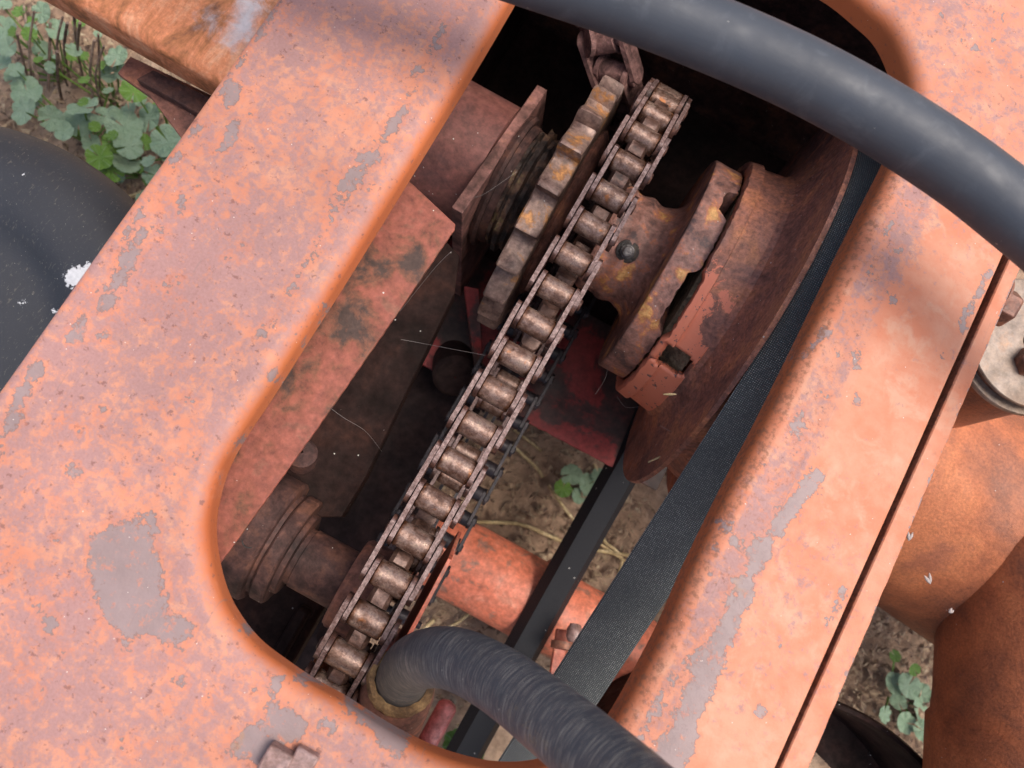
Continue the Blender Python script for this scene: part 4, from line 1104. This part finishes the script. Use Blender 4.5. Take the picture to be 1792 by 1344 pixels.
A2 = [(47, 160, 56, 1), (43, 195, 54, 0), (90, 207, 46, 3), (145, 188, 60, 3), (137, 216, 58, 0), (60, 178, 40, 1), (112, 230, 36, 1)]
A3 = [(261, 207, 56, 0), (294, 248, 64, 0), (234, 160, 48, 2), (252, 250, 36, 2), (300, 268, 46, 3)]
A4 = [(274, 308, 48, 0), (258, 352, 40, 0), (290, 330, 36, 1), (240, 372, 26, 2)]
A5 = [(74, 22, 40, 0), (100, 52, 38, 3), (74, 87, 34, 1), (8, 50, 46, 0), (14, 82, 38, 1), (27, 137, 38, 0), (35, 20, 30, 2), (5, 110, 34, 3), (4, 10, 36, 0), (52, 60, 28, 2)]
A6 = [(204, 100, 46, 0), (190, 130, 30, 3), (148, 98, 18, 2), (88, 118, 22, 0), (98, 100, 14, 3), (160, 250, 34, 3)]
_rl = random.Random(3)
for L_ in (A1, A2, A3, A4, A5, A6):
    for k in range(5):
        b_ = _rl.choice(L_[:4]); L_.append((b_[0]+_rl.uniform(-48, 48), b_[1]+_rl.uniform(-40, 40), _rl.uniform(14, 34), _rl.choice((0, 1, 2, 3, 2))))
plant(A1, 'lobed grey green mallow plant, fullest one beside the black cover')
plant(A2, 'mallow plant with drooping grey green leaves above the black cover')
plant(A3, 'mallow plant with broad pale leaves below the dark bracket')
plant(A4, 'small mallow plant against the edge of the left frame arm')
plant(A5, 'mallow plant with scattered small leaves in the top left corner')
plant(A6, 'sparse mallow plant among dry stems just left of the pale beam')
plant([(1000, 830, 40, 1), (1030, 848, 42, 0), (1060, 858, 34, 3), (985, 855, 34, 2), (1012, 868, 30, 0), (1048, 832, 28, 0), (1065, 880, 30, 1)], 'small grey green seedling on bare soil below the red pan', zr=(.01, .03))
plant([(1590, 1200, 46, 0), (1608, 1240, 48, 1), (1565, 1196, 40, 3), (1585, 1265, 38, 0), (1566, 1148, 22, 2), (1618, 1280, 40, 3), (1548, 1250, 32, 0), (1612, 1212, 36, 0), (1572, 1228, 30, 1), (1600, 1172, 24, 2)], 'pale green mallow plant on the soil at bottom right', zr=(.01, .04))
plant([(800, 1302, 48, 2), (830, 1318, 36, 2)], 'single green leaf plant beside the red rod', zr=(.05, .07))
# dry upright stems
for i, (a, b, c, d_) in enumerate([(42, 10, 78, 180), (60, 20, 62, 170), (88, 40, 84, 160), (110, 30, 118, 150), (118, 40, 122, 140), (140, 40, 148, 150), (165, 70, 168, 195), (172, 60, 175, 180), (182, 80, 180, 190), (30, 60, 60, 175), (100, 90, 108, 175), (130, 20, 150, 120)]):
    p, q = at(a, b, random.uniform(.10, .2)), at(c, d_, random.uniform(.0, .05)); mid = p.lerp(q, .5)+Vector((random.uniform(-.006, .006), random.uniform(-.006, .006), .01))
    o = part('dry_stem', tube(resample(crom([p, mid, q], 6), 10, False), [random.uniform(.0012, .0022)]*10, 6), STEMM, None, 60)
    tag(o, 'thin dry brown plant stem among the mallow leaves at top left', 'stem', 'dry stems at top left')
# straws lying on the soil in the opening and elsewhere
straws = [([(832, 914), (908, 917), (962, 938), (1012, 957), (1100, 972)], .0028, 'bent pale straw stalk lying across the soil beyond the roller'),
 ([(960, 850), (1000, 905), (1035, 940), (1098, 985)], .0022, 'straight straw stalk crossing the soil below the seedling'),
 ([(880, 765), (935, 815), (950, 835)], .0026, 'short thick straw beside the wide chain, nearer of two'),
 ([(900, 752), (948, 790)], .0022, 'short straw beside the wide chain, nearer the red pan'),
 ([(1040, 812), (1052, 850), (1040, 905), (1060, 950)], .0022, 'brown bent straw stalk standing by the seedling'),
 ([(1060, 950), (1088, 975), (1082, 1005)], .0022, 'hooked straw stalk beside the lower belt run'),
 ([(800, 1268), (828, 1298), (842, 1275)], .0022, 'yellow forked straw beside the red rod'),
 ([(205, 352), (240, 340), (262, 328)], .003, 'stout dry stalk lying beside the black cover'),
 ([(722, 1118), (760, 1085)], .003, 'pale straw end lying by the wide chain'),
 ([(745, 1120), (800, 1090), (822, 1072)], .0022, 'thin straw under the orange roller')]
for pts, r, lab in straws:
    P3 = [at(u, v, .012+.006*random.random()) for u, v in pts]
    pth = resample(crom(P3, 6), 16, False)
    tag(part('straw_stalk', tube(pth, r, 7), STRAW, None, 60), lab, 'straw', 'straw stalks on the soil')
# loose litter: nobody could count it
lv_, lf_ = [], []
for i in range(4200):
    zone = random.random()
    if zone < .45: u, v = random.uniform(-60, 420), random.uniform(-40, 420)
    elif zone < .75: u, v = random.uniform(700, 1200), random.uniform(700, 1250)
    else: u, v = random.uniform(1440, 1720), random.uniform(1060, 1344)
    p = at(u, v, random.uniform(.0, .014) if zone > .45 else random.uniform(0, .03))
    L_ = random.uniform(.003, .022); wd = random.uniform(.0008, .0026) if random.random() < .75 else random.uniform(.003, .006)
    a = random.uniform(0, 6.28); t = Vector((math.cos(a), math.sin(a), random.uniform(-.35, .35))); s_ = Vector((-t.y, t.x, random.uniform(-.4, .4)))
    o = len(lv_); b_ = t*(L_/2); c_ = s_*wd
    lv_ += [p-b_-c_*.5, p+Vector((0, 0, wd))-c_, p+b_, p+c_*1.1-Vector((0, 0, 0)), p-Vector((0, 0, wd*.7))]
    lf_ += [(o, o+1, o+3), (o+1, o+2, o+3), (o, o+4, o+1), (o+1, o+4, o+2)]
def mat_litter():
    m = NT('dry_litter'); n_ = m.noise(130, 2, .5)
    return m.done(m.ramp(n_, [(.3, (.09, .055, .04)), (.45, (.20, .13, .085)), (.6, (.34, .25, .16)), (.72, (.46, .37, .25))]), .9)
tag(obj('leaf_litter', mesh('leaf_litter', lv_, lf_, mat_litter())), 'dry leaf and straw litter scattered over the soil', 'litter', kind='stuff')

# ------------------------------------------------------------------ small loose things on the machine
def husk(u, v, z, ang, L_, lab):
    p = at(u, v, z); parts = []
    for k in (-1, 1):
        a = ang+k*.28; t = Vector((math.cos(a), math.sin(a), .25)); s_ = Vector((-t.y, t.x, 0)).normalized(); up = Vector((0, 0, 1))
        prof_ = [(0, .05), (.3, .9), (.6, 1.), (.85, .5), (1, .03)]
        pth = [p+t*(L_*f) for f, _ in prof_]; parts.append(tube(pth, [max(.0003, .0016*w_) for _, w_ in prof_], 6))
    tag(part('seed_husk', join(*parts), HUSK, None, 60), lab, 'husk', 'papery seed husks')
husk(1628, 1022, .425, 2.5, .010, 'forked white seed husk caught in the crease of the gearbox')
husk(1590, 946, .44, 1.9, .008, 'small pale seed husk on the gearbox beside the edge strip')
husk(1660, 1072, .425, 1.2, .005, 'tiny white seed husk on the gearbox neck')
webs = [([(560, 700, .585), (600, 730, .56), (640, 755, .50), (668, 790, .455)], 'cobweb thread from the guard plate down to the dark channel'),
 ([(790, 440, .58), (760, 470, .56), (700, 545, .50)], 'cobweb thread under the corner of the guard plate'),
 ([(702, 594, .50), (740, 601, .50), (850, 622, .55)], 'cobweb thread stretched between channel and roller chain'),
 ([(830, 345, .50), (850, 338, .50), (905, 300, .5)], 'cobweb thread on the flange plate corner'),
 ([(1042, 690, .40), (1060, 660, .40), (1065, 625, .42)], 'cobweb thread hanging below the hub flange'),
 ([(1080, 694, .40), (1094, 712, .40), (1118, 712, .46)], 'bent cobweb thread beside the casting lobe'),
 ([(1155, 745, .47), (1185, 760, .47), (1200, 758, .5)], 'cobweb thread under the casting edge')]
for pts, lab in webs:
    pth = resample(crom([at(*p) for p in pts], 6), 14, False)
    tag(part('cobweb_thread', tube(pth, .0001, 5), WEB, None, 60), lab, 'cobweb', 'cobweb threads')
for (u, v, z, a, L_, lab) in ((1155, 800, .50, .9, .022, 'straw bit lying on the pulley dish'), (1172, 690, .535, .5, .010, 'short straw bit stuck on the red casting'), (420, 1022, .44, .7, .008, 'white feather bit in the shadow under the bearing housing'), (630, 1062, .555, 2.6, .006, 'white chip lodged between chain rollers')):
    p = atx(u, v, .1385) if 'dish' in lab else at(u, v, z); t = Vector((math.cos(a), math.sin(a), .1))
    tag(part('straw_bit', tube([p-t*L_/2, p, p+t*L_/2], [.0006, .0011, .0005], 6), STRAW if 'straw' in lab else HUSK, None, 60), lab, 'straw bit')
